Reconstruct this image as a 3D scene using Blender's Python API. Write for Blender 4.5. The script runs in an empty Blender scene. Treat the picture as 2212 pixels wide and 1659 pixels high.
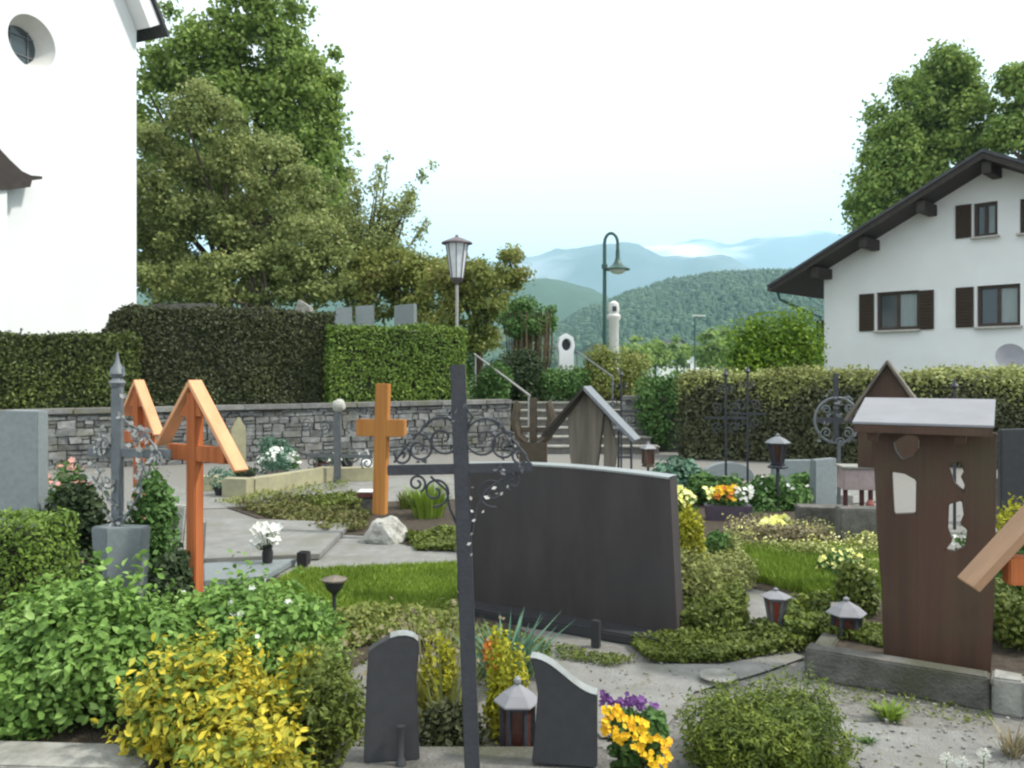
import bpy, bmesh, math, random
import numpy as np
from mathutils import Vector, Matrix
R = math.radians
random.seed(7)
scn = bpy.context.scene
col = scn.collection

# ------------------------------------------------------------------ camera
F, CX, HY, CH = 1800.0, 1106.0, 805.0, 1.6       # focal length / centre / horizon in photo units, eye height
cam = bpy.data.cameras.new('camera')
cam.sensor_width = 36.0
cam.lens = 36.0 * F / 2212.0
cam.shift_y = -(829.5 - HY) * -1 / 2212.0 * -1
cam.clip_start = 0.05
cam.clip_end = 30000.0
co = bpy.data.objects.new('camera', cam)
col.objects.link(co)
co.location = (0, 0, CH)
co.rotation_euler = (R(90), 0, 0)
scn.camera = co

# ------------------------------------------------------------------ sky, sun, exposure
SUN_EL, SUN_AZ = R(50), R(98)                    # azimuth measured clockwise from +Y
w = bpy.data.worlds.new('World'); scn.world = w
w.use_nodes = True
nt = w.node_tree; nt.nodes.clear()
out = nt.nodes.new('ShaderNodeOutputWorld')
bg1 = nt.nodes.new('ShaderNodeBackground'); bg1.inputs['Strength'].default_value = 0.10
sky = nt.nodes.new('ShaderNodeTexSky'); sky.sky_type = 'NISHITA'; sky.sun_disc = False
sky.sun_elevation = SUN_EL; sky.sun_rotation = SUN_AZ
nt.links.new(sky.outputs[0], bg1.inputs['Color'])
bg2 = nt.nodes.new('ShaderNodeBackground'); bg2.inputs['Strength'].default_value = 1.42
tc = nt.nodes.new('ShaderNodeTexCoord')
mp = nt.nodes.new('ShaderNodeMapping'); mp.inputs['Scale'].default_value = (1, 1, 3)
nz = nt.nodes.new('ShaderNodeTexNoise'); nz.inputs['Scale'].default_value = 2.2; nz.inputs['Detail'].default_value = 6
cr = nt.nodes.new('ShaderNodeValToRGB')
cr.color_ramp.elements[0].position = .3; cr.color_ramp.elements[0].color = (.97, .95, .91, 1)
cr.color_ramp.elements[1].position = .65; cr.color_ramp.elements[1].color = (1.0, .99, .96, 1)
mx = nt.nodes.new('ShaderNodeMixShader'); mx.inputs[0].default_value = .88
nt.links.new(tc.outputs['Generated'], mp.inputs[0]); nt.links.new(mp.outputs[0], nz.inputs['Vector'])
nt.links.new(nz.outputs[0], cr.inputs[0]); nt.links.new(cr.outputs[0], bg2.inputs['Color'])
nt.links.new(bg1.outputs[0], mx.inputs[1]); nt.links.new(bg2.outputs[0], mx.inputs[2])
nt.links.new(mx.outputs[0], out.inputs['Surface'])
sl = bpy.data.lights.new('sun', 'SUN'); sl.energy = 3.8; sl.angle = R(4); sl.color = (1, .96, .88)
so = bpy.data.objects.new('sun', sl); col.objects.link(so)
sd = Vector((math.sin(SUN_AZ) * math.cos(SUN_EL), math.cos(SUN_AZ) * math.cos(SUN_EL), math.sin(SUN_EL)))
so.rotation_euler = sd.to_track_quat('Z', 'Y').to_euler()
scn.view_settings.view_transform = 'Standard'
scn.view_settings.look = 'None'
scn.view_settings.exposure = 0.55
scn.cycles.pixel_filter_type = 'BLACKMAN_HARRIS'
scn.cycles.filter_width = 2.3
scn.view_settings.gamma = 1.0
scn.cycles.max_bounces = 8
scn.cycles.volume_bounces = 1
scn.cycles.transparent_max_bounces = 12

# ------------------------------------------------------------------ placement helpers
def P(px, py, d):                                # point seen at (px, py) and d metres away
    return Vector(((px - CX) * d / F, d, CH - (py - HY) * d / F))
def G(px, py, z=0.0):                            # point at height z seen at (px, py)
    d = (CH - z) * F / (py - HY)
    return Vector(((px - CX) * d / F, d, z))

# ------------------------------------------------------------------ materials
def new_mat(name):
    m = bpy.data.materials.new(name); m.use_nodes = True
    n = m.node_tree; b = n.nodes['Principled BSDF']
    return m, n, b
def surf(name, c1, c2=None, scale=6, rough=.75, bump=.25, metal=0, stretch=(1, 1, 1), spot=None, spec=.35, island=0, bscale=None):
    m, n, b = new_mat(name)
    c2 = c2 or tuple(x * .72 for x in c1)
    t = n.nodes.new('ShaderNodeTexCoord'); mp = n.nodes.new('ShaderNodeMapping')
    mp.inputs['Scale'].default_value = stretch
    n.links.new(t.outputs['Object'], mp.inputs[0])
    a = n.nodes.new('ShaderNodeTexNoise'); a.inputs['Scale'].default_value = scale; a.inputs['Detail'].default_value = 8
    a.inputs['Roughness'].default_value = .62
    n.links.new(mp.outputs[0], a.inputs['Vector'])
    r = n.nodes.new('ShaderNodeValToRGB')
    r.color_ramp.elements[0].position = .32; r.color_ramp.elements[0].color = (*c2, 1)
    r.color_ramp.elements[1].position = .68; r.color_ramp.elements[1].color = (*c1, 1)
    n.links.new(a.outputs[0], r.inputs[0])
    last = r.outputs[0]
    if spot:
        a2 = n.nodes.new('ShaderNodeTexNoise'); a2.inputs['Scale'].default_value = scale * .35; a2.inputs['Detail'].default_value = 5
        n.links.new(t.outputs['Object'], a2.inputs['Vector'])
        r2 = n.nodes.new('ShaderNodeValToRGB'); r2.color_ramp.elements[0].position = .5; r2.color_ramp.elements[1].position = .68
        n.links.new(a2.outputs[0], r2.inputs[0])
        k = n.nodes.new('ShaderNodeMixRGB'); k.inputs[2].default_value = (*spot, 1)
        n.links.new(r2.outputs[0], k.inputs[0]); n.links.new(last, k.inputs[1]); last = k.outputs[0]
    if island:
        g = n.nodes.new('ShaderNodeNewGeometry'); h = n.nodes.new('ShaderNodeHueSaturation')
        mr = n.nodes.new('ShaderNodeMapRange'); mr.inputs['To Min'].default_value = 1 - island; mr.inputs['To Max'].default_value = 1 + island
        n.links.new(g.outputs['Random Per Island'], mr.inputs['Value']); n.links.new(mr.outputs[0], h.inputs['Value'])
        n.links.new(last, h.inputs['Color']); last = h.outputs[0]
    n.links.new(last, b.inputs['Base Color'])
    b.inputs['Roughness'].default_value = rough; b.inputs['Metallic'].default_value = metal
    b.inputs['Specular IOR Level'].default_value = spec
    if bump:
        a3 = n.nodes.new('ShaderNodeTexNoise'); a3.inputs['Scale'].default_value = bscale or scale * 5; a3.inputs['Detail'].default_value = 6
        n.links.new(mp.outputs[0], a3.inputs['Vector'])
        bp = n.nodes.new('ShaderNodeBump'); bp.inputs['Strength'].default_value = bump; bp.inputs['Distance'].default_value = .02
        n.links.new(a3.outputs[0], bp.inputs['Height']); n.links.new(bp.outputs[0], b.inputs['Normal'])
    return m
def leafm(name, cols, rough=.55, trans=.25, clump=1.5, spec=.25):
    """leaves: every leaf its own tone out of cols, drifting in clumps"""
    m, n, b = new_mat(name)
    g = n.nodes.new('ShaderNodeNewGeometry')
    t = n.nodes.new('ShaderNodeTexCoord'); a = n.nodes.new('ShaderNodeTexNoise'); a.inputs['Scale'].default_value = clump
    a.inputs['Detail'].default_value = 3
    n.links.new(t.outputs['Object'], a.inputs['Vector'])
    ad = n.nodes.new('ShaderNodeMath'); ad.operation = 'MULTIPLY_ADD'; ad.inputs[1].default_value = .55
    mr = n.nodes.new('ShaderNodeMapRange'); mr.inputs['From Min'].default_value = .3; mr.inputs['From Max'].default_value = .7
    mr.inputs['To Max'].default_value = .45
    n.links.new(a.outputs[0], mr.inputs['Value'])
    n.links.new(g.outputs['Random Per Island'], ad.inputs[0]); n.links.new(mr.outputs[0], ad.inputs[2])
    r = n.nodes.new('ShaderNodeValToRGB')
    els = r.color_ramp.elements
    while len(els) < len(cols): els.new(.5)
    for i, c in enumerate(cols):
        els[i].position = i / (len(cols) - 1); els[i].color = (*c, 1)
    n.links.new(ad.outputs[0], r.inputs[0])
    n.links.new(r.outputs[0], b.inputs['Base Color'])
    b.inputs['Roughness'].default_value = rough; b.inputs['Specular IOR Level'].default_value = spec
    tr = n.nodes.new('ShaderNodeBsdfTranslucent'); n.links.new(r.outputs[0], tr.inputs['Color'])
    ms = n.nodes.new('ShaderNodeMixShader'); ms.inputs[0].default_value = trans
    o = n.nodes['Material Output']
    n.links.new(b.outputs[0], ms.inputs[1]); n.links.new(tr.outputs[0], ms.inputs[2]); n.links.new(ms.outputs[0], o.inputs[0])
    return m
M = {}
M['gravel'] = surf('gravel', (.25, .24, .22), (.17, .163, .15), 30, .9, .6, spot=(.20, .195, .17), bscale=160)
M['slabs'] = surf('paving', (.27, .265, .25), (.19, .186, .175), 9, .9, .6, spot=(.19, .187, .16), bscale=110)
M['soil'] = surf('soil', (.085, .065, .045), (.04, .03, .022), 18, .95, .8)
M['turf'] = surf('turf', (.09, .13, .03), (.06, .085, .025), 12, .95, .6)
M['field'] = surf('field', (.10, .15, .05), (.07, .11, .035), .05, .95, .2)
M['plaster'] = surf('white_plaster', (.72, .72, .72), (.66, .66, .66), .7, .9, .12, spot=(.66, .66, .64), bscale=40)
M['plaster2'] = surf('house_plaster', (.76, .76, .75), (.69, .69, .685), .8, .9, .15, spot=(.68, .68, .66), bscale=40)
M['reveal'] = surf('reveal_plaster', (.62, .61, .58), (.55, .54, .51), 3, .9, .1)
M['rooftile'] = surf('dark_roof', (.075, .075, .08), (.045, .045, .05), 5, .8, .4, stretch=(1, 6, 1))
M['fascia'] = surf('roof_timber', (.045, .034, .028), (.026, .02, .018), 7, .7, .2, stretch=(1, 8, 1))
M['shutter'] = surf('shutter_wood', (.055, .034, .02), (.035, .022, .014), 9, .7, .3, stretch=(8, 1, 1))
M['wframe'] = surf('window_frame_wood', (.06, .04, .03), (.04, .028, .02), 6, .6, .1)
M['sill'] = surf('sill', (.5, .47, .43), None, 8, .7, .1)
M['mason'] = surf('wall_stone', (.25, .247, .235), (.095, .095, .092), 9, .9, .8, spot=(.15, .145, .11), island=.32, bscale=45)
M['mortar'] = surf('mortar', (.21, .205, .185), (.14, .135, .12), 12, .95, .5)
M['coping'] = surf('coping_stone', (.24, .235, .225), (.13, .13, .12), 8, .9, .5, spot=(.17, .16, .11), island=.15)
M['step'] = surf('step_stone', (.34, .33, .29), (.20, .195, .17), 6, .85, .4)
M['riser'] = surf('riser_stone', (.20, .19, .17), (.13, .12, .11), 8, .9, .5)
M['granite'] = surf('grey_granite', (.22, .245, .25), (.165, .19, .195), 30, .55, .05, spec=.5)
M['darkstone'] = surf('dark_slab_stone', (.062, .050, .050), (.040, .034, .035), 2.2, .6, .15, stretch=(2.5, 2.5, .6), spec=.3, spot=(.05, .046, .047))
M['anthracite'] = surf('anthracite_stone', (.044, .044, .048), (.034, .034, .037), 25, .5, .05, spec=.35)
M['edge'] = surf('sunlit_edge', (.27, .28, .275), (.2, .21, .2), 30, .4, .05, spec=.5)  # paler stone tone, paints sunlight onto upper edges of the dark stones
M['concrete'] = surf('old_concrete', (.17, .16, .145), (.07, .067, .058), 9, .9, .7, spot=(.075, .075, .05), bscale=60)
M['concretelight'] = surf('pale_kerb', (.34, .33, .30), (.17, .165, .145), 9, .9, .5)
M['beige'] = surf('beige_kerb_stone', (.38, .35, .21), (.27, .25, .17), 6, .85, .2)
M['whitestone'] = surf('white_rock', (.50, .49, .45), (.30, .29, .25), 9, .85, .8)
M['orange'] = surf('orange_wood', (.54, .17, .06), (.32, .09, .03), 14, .75, .25, stretch=(1.5, 1.5, .07), spec=.2)
M['orangeroof'] = surf('orange_board', (.74, .38, .20), (.60, .28, .14), 12, .7, .2, stretch=(.3, 1, .3), spec=.25)
M['tanboard'] = surf('tan_board', (.40, .23, .13), (.27, .15, .085), 6, .6, .2, stretch=(.3, 1, .3))
M['amber'] = surf('amber_wood', (.47, .205, .05), (.33, .13, .03), 14, .75, .15, stretch=(1.5, 1.5, .07))
M['brownwood'] = surf('brown_wood', (.090, .046, .028), (.055, .029, .019), 6, .6, .3, stretch=(1.6, 1.6, .06), spot=(.075, .055, .03))
M['agedwood'] = surf('weathered_wood', (.21, .18, .145), (.09, .075, .058), 12, .8, .4, stretch=(1, 1, .07))
M['zinc'] = surf('zinc_sheet', (.235, .232, .25), (.19, .188, .2), 5, .5, .05, spec=.5)
M['zincdark'] = surf('slate_sheet', (.19, .20, .215), (.15, .16, .172), 5, .5, .1, spec=.5)
M['iron'] = surf('wrought_iron', (.046, .047, .056), (.032, .033, .04), 14, .5, .15, spec=.4)
M['ironold'] = surf('weathered_iron', (.13, .135, .14), (.085, .09, .095), 14, .55, .2, spec=.5)
M['ironpale'] = surf('pale_iron', (.16, .175, .185), (.11, .12, .13), 12, .5, .15, spec=.5)
M['silver'] = surf('worn_silver_paint', (.50, .48, .44), (.30, .29, .27), 14, .45, .1, spec=.5)
M['bronze'] = surf('bronze', (.085, .06, .035), (.05, .035, .02), 14, .55, .3, spec=.5)
M['redglass'] = surf('red_candle_glass', (.26, .05, .035), (.18, .035, .025), 10, .2, 0, spec=.6)
M['brownglass'] = surf('brown_glass', (.10, .035, .025), (.06, .02, .016), 10, .25, 0, spec=.6)
M['whiteglass'] = surf('milk_glass', (.62, .64, .66), (.52, .54, .56), 6, .3, 0, spec=.5)
M['lampmetal'] = surf('lamp_metal', (.13, .10, .11), None, 9, .5, .05, spec=.5)
M['lampgreen'] = surf('green_lamp_paint', (.03, .085, .07), (.022, .06, .05), 9, .45, .05, spec=.5)
M['pole'] = surf('galvanised_pole', (.34, .33, .31), None, 9, .5, .05, spec=.5)
M['bark'] = surf('bark', (.10, .08, .06), (.05, .04, .03), 7, .95, .8, stretch=(1, 1, .2))
M['twig'] = surf('twig', (.16, .11, .06), (.08, .055, .035), 12, .9, .2)
M['hedgecore'] = surf('hedge_twigs', (.030, .034, .014), (.018, .02, .01), 12, .95, .6)
M['purplebox'] = surf('plum_planter', (.10, .07, .10), (.065, .05, .07), 8, .6, .1)
M['pot'] = surf('dark_pot', (.035, .03, .032), None, 8, .6, .1)
M['redpot'] = surf('dark_red_pot', (.10, .03, .03), None, 8, .5, .1)
M['pink'] = surf('pinkish_tiles', (.38, .29, .29), (.26, .2, .2), 12, .6, .2)
M['white'] = surf('white_paint', (.72, .72, .70), (.6, .6, .58), 6, .6, .05)
M['dish'] = surf('dish_grey', (.24, .235, .26), (.2, .2, .215), 6, .5, .02)
M['hill'] = surf('forest_hill', (.05, .095, .045), (.03, .06, .032), .02, 1, .5, bscale=.06)
M['mount'] = surf('mountain_rock', (.10, .12, .12), (.05, .08, .06), .004, 1, .3, spot=(.35, .37, .4), bscale=.01)
M['snow'] = surf('snowy_mountain_rock', (.12, .14, .14), (.07, .10, .08), .003, 1, .3, spot=(.9, .92, .95), bscale=.01)
M['conifer'] = leafm('far_conifers', [(.022, .05, .026), (.045, .085, .035), (.07, .12, .05)], trans=0, clump=.01)
M['curtain'] = surf('net_curtain', (.30, .34, .34), (.22, .26, .26), 5, .9, .1, stretch=(6, 6, .3))
def glass_pane():
    m, n, b = new_mat('window_glass')
    b.inputs['Base Color'].default_value = (.045, .06, .065, 1); b.inputs['Roughness'].default_value = .08
    b.inputs['Specular IOR Level'].default_value = .6
    return m
M['pane'] = glass_pane()
L = {}
L['linden'] = leafm('linden_leaves', [(.10, .165, .045), (.19, .28, .065), (.28, .38, .09), (.36, .44, .13)], clump=.5, trans=.4)
L['prunus'] = leafm('olive_tree_leaves', [(.12, .155, .055), (.21, .26, .085), (.32, .36, .12), (.44, .45, .22)], clump=.5, trans=.4)
L['olive'] = leafm('olive_bush_leaves', [(.09, .13, .035), (.18, .22, .05), (.28, .30, .08), (.34, .25, .12)], clump=.6, trans=.35)
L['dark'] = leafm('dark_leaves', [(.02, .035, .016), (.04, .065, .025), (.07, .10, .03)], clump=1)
L['thuja'] = leafm('thuja_leaves', [(.03, .042, .012), (.065, .085, .02), (.12, .16, .03)], clump=1.2, trans=.1)
L['thujab'] = leafm('thuja_dark_leaves', [(.034, .038, .018), (.055, .062, .025), (.085, .10, .032)], clump=1.2, trans=.1)
L['thujagreen'] = leafm('fresh_thuja_leaves', [(.055, .10, .018), (.12, .19, .028), (.19, .27, .04)], clump=1.2, trans=.15)
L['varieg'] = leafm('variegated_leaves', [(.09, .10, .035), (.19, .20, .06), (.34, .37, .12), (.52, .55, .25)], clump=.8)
L['lower'] = leafm('shaded_mottled_leaves', [(.04, .045, .025), (.07, .075, .035), (.12, .125, .06), (.2, .2, .12)], clump=2)  # dark foliage of the variegated hedge, with shade painted into its tone
L['maple'] = leafm('bright_maple_leaves', [(.06, .12, .012), (.14, .24, .018), (.25, .36, .03)], clump=1, trans=.35)
L['lush'] = leafm('lush_leaves', [(.06, .13, .03), (.14, .25, .05), (.22, .36, .08), (.36, .50, .17)], clump=3)
L['yellow'] = leafm('golden_leaves', [(.08, .15, .03), (.16, .24, .04), (.36, .36, .05), (.60, .50, .05), (.68, .54, .05), (.78, .68, .14)], clump=3)
L['golden'] = leafm('lime_leaves', [(.16, .17, .012), (.34, .33, .02), (.5, .46, .03)], clump=4)
L['moss'] = leafm('mossy_leaves', [(.06, .085, .02), (.125, .16, .03), (.20, .24, .045)], clump=5)
L['mossbright'] = leafm('bright_moss_leaves', [(.035, .055, .015), (.08, .115, .022), (.16, .21, .032), (.27, .31, .045)], clump=6)
L['grass'] = leafm('grass_blades', [(.11, .17, .025), (.19, .28, .035), (.28, .38, .06)], clump=2)
L['herb'] = leafm('green_herb', [(.045, .10, .025), (.09, .18, .045), (.16, .27, .08)], clump=3)
L['bluegreen'] = leafm('blue_green_leaves', [(.05, .11, .07), (.10, .20, .13), (.2, .32, .22)], clump=3)
L['reddish'] = leafm('reddish_groundcover', [(.09, .05, .03), (.10, .10, .03), (.15, .17, .04), (.20, .12, .07)], clump=4)
L['dry'] = leafm('dry_twigs', [(.14, .11, .06), (.25, .21, .12), (.36, .34, .22)], clump=3)
L['fyellow'] = leafm('yellow_petals', [(.60, .24, .01), (.78, .46, .012), (.86, .62, .03)], clump=8, trans=.15)
L['fpale'] = leafm('pale_yellow_petals', [(.62, .6, .12), (.8, .78, .25), (.85, .85, .6)], clump=8, trans=.15)
L['fpurple'] = leafm('purple_petals', [(.10, .03, .14), (.22, .09, .30)], clump=8, trans=.15)
L['forange'] = leafm('orange_petals', [(.55, .14, .02), (.7, .3, .05)], clump=8, trans=.15)
L['fwhite'] = leafm('white_petals', [(.55, .55, .45), (.72, .72, .66), (.8, .8, .76)], clump=8, trans=.15)
L['fpink'] = leafm('pink_petals', [(.55, .2, .16), (.65, .4, .34)], clump=8, trans=.15)

# ------------------------------------------------------------------ mesh builder
class MB:
    def __init__(s): s.v = []; s.f = []
    def add(s, vs, fs):
        o = len(s.v); s.v += [tuple(v) for v in vs]; s.f += [tuple(i + o for i in f) for f in fs]
    def box(s, c, d, rz=0, rx=0, ry=0, jit=0):
        m = Matrix.Rotation(rz, 3, 'Z') @ Matrix.Rotation(ry, 3, 'Y') @ Matrix.Rotation(rx, 3, 'X')
        vs = []
        for x in (-.5, .5):
            for y in (-.5, .5):
                for z in (-.5, .5):
                    q = m @ Vector((x * d[0], y * d[1], z * d[2])) + Vector(c)
                    if jit: q += Vector([random.uniform(-jit, jit) for _ in range(3)])
                    vs.append(q)
        s.add(vs, [(0, 1, 3, 2), (4, 6, 7, 5), (0, 4, 5, 1), (2, 3, 7, 6), (0, 2, 6, 4), (1, 5, 7, 3)])
        return s
    def beam(s, a, b, wd, ht, up=(0, 0, 1)):
        a, b = Vector(a), Vector(b); t = (b - a).normalized()
        side = t.cross(Vector(up))
        if side.length < 1e-4: side = Vector((1, 0, 0))
        side.normalize(); u = side.cross(t).normalized()
        vs = [p + side * (i * wd / 2) + u * (j * ht / 2) for p in (a, b) for i in (-1, 1) for j in (-1, 1)]
        s.add(vs, [(0, 1, 3, 2), (4, 6, 7, 5), (0, 4, 5, 1), (2, 3, 7, 6), (0, 2, 6, 4), (1, 5, 7, 3)])
        return s
    def tube(s, pts, r, n=8, cap=True):
        pts = [Vector(p) for p in pts]
        if len(pts) < 2: return s
        rs = r if isinstance(r, (list, tuple)) else [r] * len(pts)
        o = len(s.v); prev = None
        for i, p in enumerate(pts):
            t = (pts[min(i + 1, len(pts) - 1)] - pts[max(i - 1, 0)])
            t = t.normalized() if t.length > 1e-9 else Vector((0, 0, 1))
            if prev is None:
                a = t.cross(Vector((0, 1, 0)))
                if a.length < .1: a = t.cross(Vector((1, 0, 0)))
            else:
                a = prev - t * prev.dot(t)
            a.normalize(); prev = a; b = t.cross(a)
            for k in range(n):
                q = 2 * math.pi * k / n
                s.v.append(tuple(p + (a * math.cos(q) + b * math.sin(q)) * rs[i]))
        for i in range(len(pts) - 1):
            for k in range(n):
                k2 = (k + 1) % n
                s.f.append((o + i * n + k, o + i * n + k2, o + (i + 1) * n + k2, o + (i + 1) * n + k))
        if cap:
            s.f.append(tuple(o + k for k in range(n))[::-1]); e = o + (len(pts) - 1) * n
            s.f.append(tuple(e + k for k in range(n)))
        return s
    def lathe(s, prof, c=(0, 0, 0), n=16, rot=0):
        o = len(s.v); c = Vector(c)
        for (r, z) in prof:
            for k in range(n):
                q = 2 * math.pi * k / n + rot
                s.v.append((c.x + max(r, .0004) * math.cos(q), c.y + max(r, .0004) * math.sin(q), c.z + z))
        for i in range(len(prof) - 1):
            for k in range(n):
                k2 = (k + 1) % n
                s.f.append((o + i * n + k, o + i * n + k2, o + (i + 1) * n + k2, o + (i + 1) * n + k))
        s.f.append(tuple(o + k for k in range(n))[::-1]); e = o + (len(prof) - 1) * n
        s.f.append(tuple(e + k for k in range(n)))
        return s
    def prism(s, poly, y0, y1):                  # poly in x,z extruded along y
        n = len(poly); o = len(s.v)
        for y in (y0, y1):
            for (x, z) in poly: s.v.append((x, y, z))
        s.f.append(tuple(o + i for i in range(n))); s.f.append(tuple(o + n + i for i in range(n))[::-1])
        for i in range(n):
            j = (i + 1) % n; s.f.append((o + i, o + n + i, o + n + j, o + j))
        return s
    def slab(s, poly, z0, z1):                   # poly in x,y extruded along z
        n = len(poly); o = len(s.v)
        for z in (z0, z1):
            for p in poly: s.v.append((p[0], p[1], z))
        s.f.append(tuple(o + i for i in range(n))[::-1]); s.f.append(tuple(o + n + i for i in range(n)))
        for i in range(n):
            j = (i + 1) % n; s.f.append((o + i, o + j, o + n + j, o + n + i))
        return s
    def rock(s, c, d, seed=0, rough=.18, sub=3):
        bm = bmesh.new(); bmesh.ops.create_icosphere(bm, subdivisions=sub, radius=.5)
        from mathutils import noise
        vs = []
        for v in bm.verts:
            n1 = noise.noise(v.co * 2.2 + Vector((seed, 0, 0))); n2 = noise.noise(v.co * 6 + Vector((0, seed, 0)))
            q = v.co * (1 + rough * 2 * n1 + rough * .7 * n2)
            vs.append(Vector((q.x * d[0], q.y * d[1], q.z * d[2])) + Vector(c))
        s.add(vs, [tuple(v.index for v in f.verts) for f in bm.faces]); bm.free()
        return s
    def build(s, name, mat, parent=None, bevel=0, smooth=False, loc=None, rz=0):
        me = bpy.data.meshes.new(name); me.from_pydata(s.v, [], s.f); me.update()
        bm = bmesh.new(); bm.from_mesh(me)
        bmesh.ops.recalc_face_normals(bm, faces=bm.faces)
        if bevel:
            es = [e for e in bm.edges if len(e.link_faces) == 2 and e.calc_face_angle(0) > .5]
            try: bmesh.ops.bevel(bm, geom=es, offset=bevel, segments=2, affect='EDGES', clamp_overlap=True)
            except Exception: pass
        bm.to_mesh(me); bm.free()
        if smooth:
            for p in me.polygons: p.use_smooth = True
            try: me.set_sharp_from_angle(angle=R(35))
            except Exception: pass
        me.materials.append(mat)
        o = bpy.data.objects.new(name, me); col.objects.link(o)
        if parent: o.parent = parent
        if loc is not None: o.location = loc; o.rotation_euler = (0, 0, rz)
        return o
def tag(o, label, cat, group=None):
    o['label'] = label; o['category'] = cat
    if group: o['group'] = group
    return o
def thing(name, label, cat, loc=(0, 0, 0), rz=0, group=None):
    o = bpy.data.objects.new(name, None); o.empty_display_size = .1; col.objects.link(o)
    o.location = loc; o.rotation_euler = (0, 0, rz)
    return tag(o, label, cat, group)
def kind(o, k):
    o['kind'] = k; return o
def plate(name, outline, holes, th, mat, parent=None, bev=.003, y=0):
    """outline with holes in local x,z, thickness th along y, centred on y"""
    from mathutils.geometry import delaunay_2d_cdt
    loops = [outline] + holes; vs = []; es = []
    for lp in loops:
        o = len(vs); vs += [Vector((x, z)) for x, z in lp]; es += [(o + i, o + (i + 1) % len(lp)) for i in range(len(lp))]
    vo, eo, fo, *_ = delaunay_2d_cdt(vs, es, [], 0, 1e-6)
    def inside(p, lp):
        c = False; j = len(lp) - 1
        for i in range(len(lp)):
            if (lp[i][1] > p[1]) != (lp[j][1] > p[1]) and p[0] < (lp[j][0] - lp[i][0]) * (p[1] - lp[i][1]) / (lp[j][1] - lp[i][1]) + lp[i][0]: c = not c
            j = i
        return c
    bm = bmesh.new(); F0 = []; N = len(vo)
    fr = [bm.verts.new((v.x, y - th / 2, v.y)) for v in vo]; bk = [bm.verts.new((v.x, y + th / 2, v.y)) for v in vo]
    cnt = {}
    for f in fo:
        c = sum((vo[i] for i in f), Vector((0, 0))) / len(f)
        if not inside(c, outline) or any(inside(c, h) for h in holes): continue
        bm.faces.new([fr[i] for i in f]); bm.faces.new([bk[i] for i in reversed(f)])
        for a, b in zip(f, list(f[1:]) + [f[0]]): cnt.setdefault((min(a, b), max(a, b)), []).append((a, b))
    for k, l in cnt.items():
        if len(l) == 1: a, b = l[0]; bm.faces.new((fr[b], fr[a], bk[a], bk[b]))
    bmesh.ops.delete(bm, geom=[v for v in bm.verts if not v.link_faces], context='VERTS')
    bmesh.ops.recalc_face_normals(bm, faces=bm.faces)
    if bev > .0015:
        ed = [e for e in bm.edges if len(e.link_faces) == 2 and e.calc_face_angle(0) > .9]
        bmesh.ops.bevel(bm, geom=ed, offset=bev, segments=2, affect='EDGES', clamp_overlap=True)
    me = bpy.data.meshes.new(name); bm.to_mesh(me); bm.free()
    me.materials.append(mat)
    o = bpy.data.objects.new(name, me); col.objects.link(o)
    if parent: o.parent = parent
    return o

# ------------------------------------------------------------------ foliage
def leaves_mesh(name, pos, nrm, size, mat, parent=None, aspect=.55, fine=False, seed=1, upbias=0, jitter=.6, loc=None):
    rng = np.random.default_rng(seed)
    n = len(pos); pos = np.asarray(pos, float); nrm = np.asarray(nrm, float)
    nr = nrm + rng.normal(0, jitter, (n, 3)); nr[:, 2] += upbias
    nr /= np.linalg.norm(nr, axis=1)[:, None] + 1e-9
    rd = rng.normal(0, 1, (n, 3)); a = np.cross(nr, rd); a /= np.linalg.norm(a, axis=1)[:, None] + 1e-9
    b = np.cross(nr, a)
    s = size * rng.uniform(.6, 1.35, n)[:, None]; w = s * aspect
    if fine:
        k = 6
        co = np.stack([pos - a * s * .5, pos - a * s * .22 + b * w * .42 + nr * w * .15, pos + a * s * .12 + b * w * .45 + nr * w * .17,
                       pos + a * s * .5 - nr * s * .08, pos + a * s * .12 - b * w * .45 + nr * w * .17, pos - a * s * .22 - b * w * .42 + nr * w * .15], 1)
        loops = np.array([0, 1, 2, 3, 0, 3, 4, 5]); per = 2
    else:
        k = 4
        co = np.stack([pos - a * s * .5, pos + b * w * .5, pos + a * s * .5, pos - b * w * .5], 1)
        loops = np.array([0, 1, 2, 3]); per = 1
    co = co.reshape(-1, 3)
    idx = (np.arange(n)[:, None] * k + loops[None]).reshape(-1)
    me = bpy.data.meshes.new(name)
    me.vertices.add(n * k); me.vertices.foreach_set('co', co.astype(np.float32).ravel())
    me.loops.add(len(idx)); me.loops.foreach_set('vertex_index', idx.astype(np.int32))
    me.polygons.add(n * per); me.polygons.foreach_set('loop_start', (np.arange(n * per) * 4).astype(np.int32))
    me.polygons.foreach_set('loop_total', np.full(n * per, 4, np.int32))
    me.update(calc_edges=True); me.validate()
    me.materials.append(mat)
    o = bpy.data.objects.new(name, me); col.objects.link(o)
    if parent: o.parent = parent
    if loc is not None: o.location = loc
    return o
def blob_points(blobs, n, seed=1, shell=.75, noise=.12):
    rng = np.random.default_rng(seed)
    b = np.array(blobs, float)
    area = (b[:, 3] * b[:, 4] + b[:, 4] * b[:, 5] + b[:, 3] * b[:, 5])
    ch = rng.choice(len(b), n, p=area / area.sum())
    d = rng.normal(0, 1, (n, 3)); d /= np.linalg.norm(d, axis=1)[:, None]
    r = (1 - (1 - shell) * rng.uniform(0, 1, n) ** 1.2 + rng.normal(0, noise * .5, n))[:, None]
    c = b[ch]
    return c[:, :3] + d * r * c[:, 3:6], d / c[:, 3:6] * c[:, 3:6].min(axis=1)[:, None]
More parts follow.
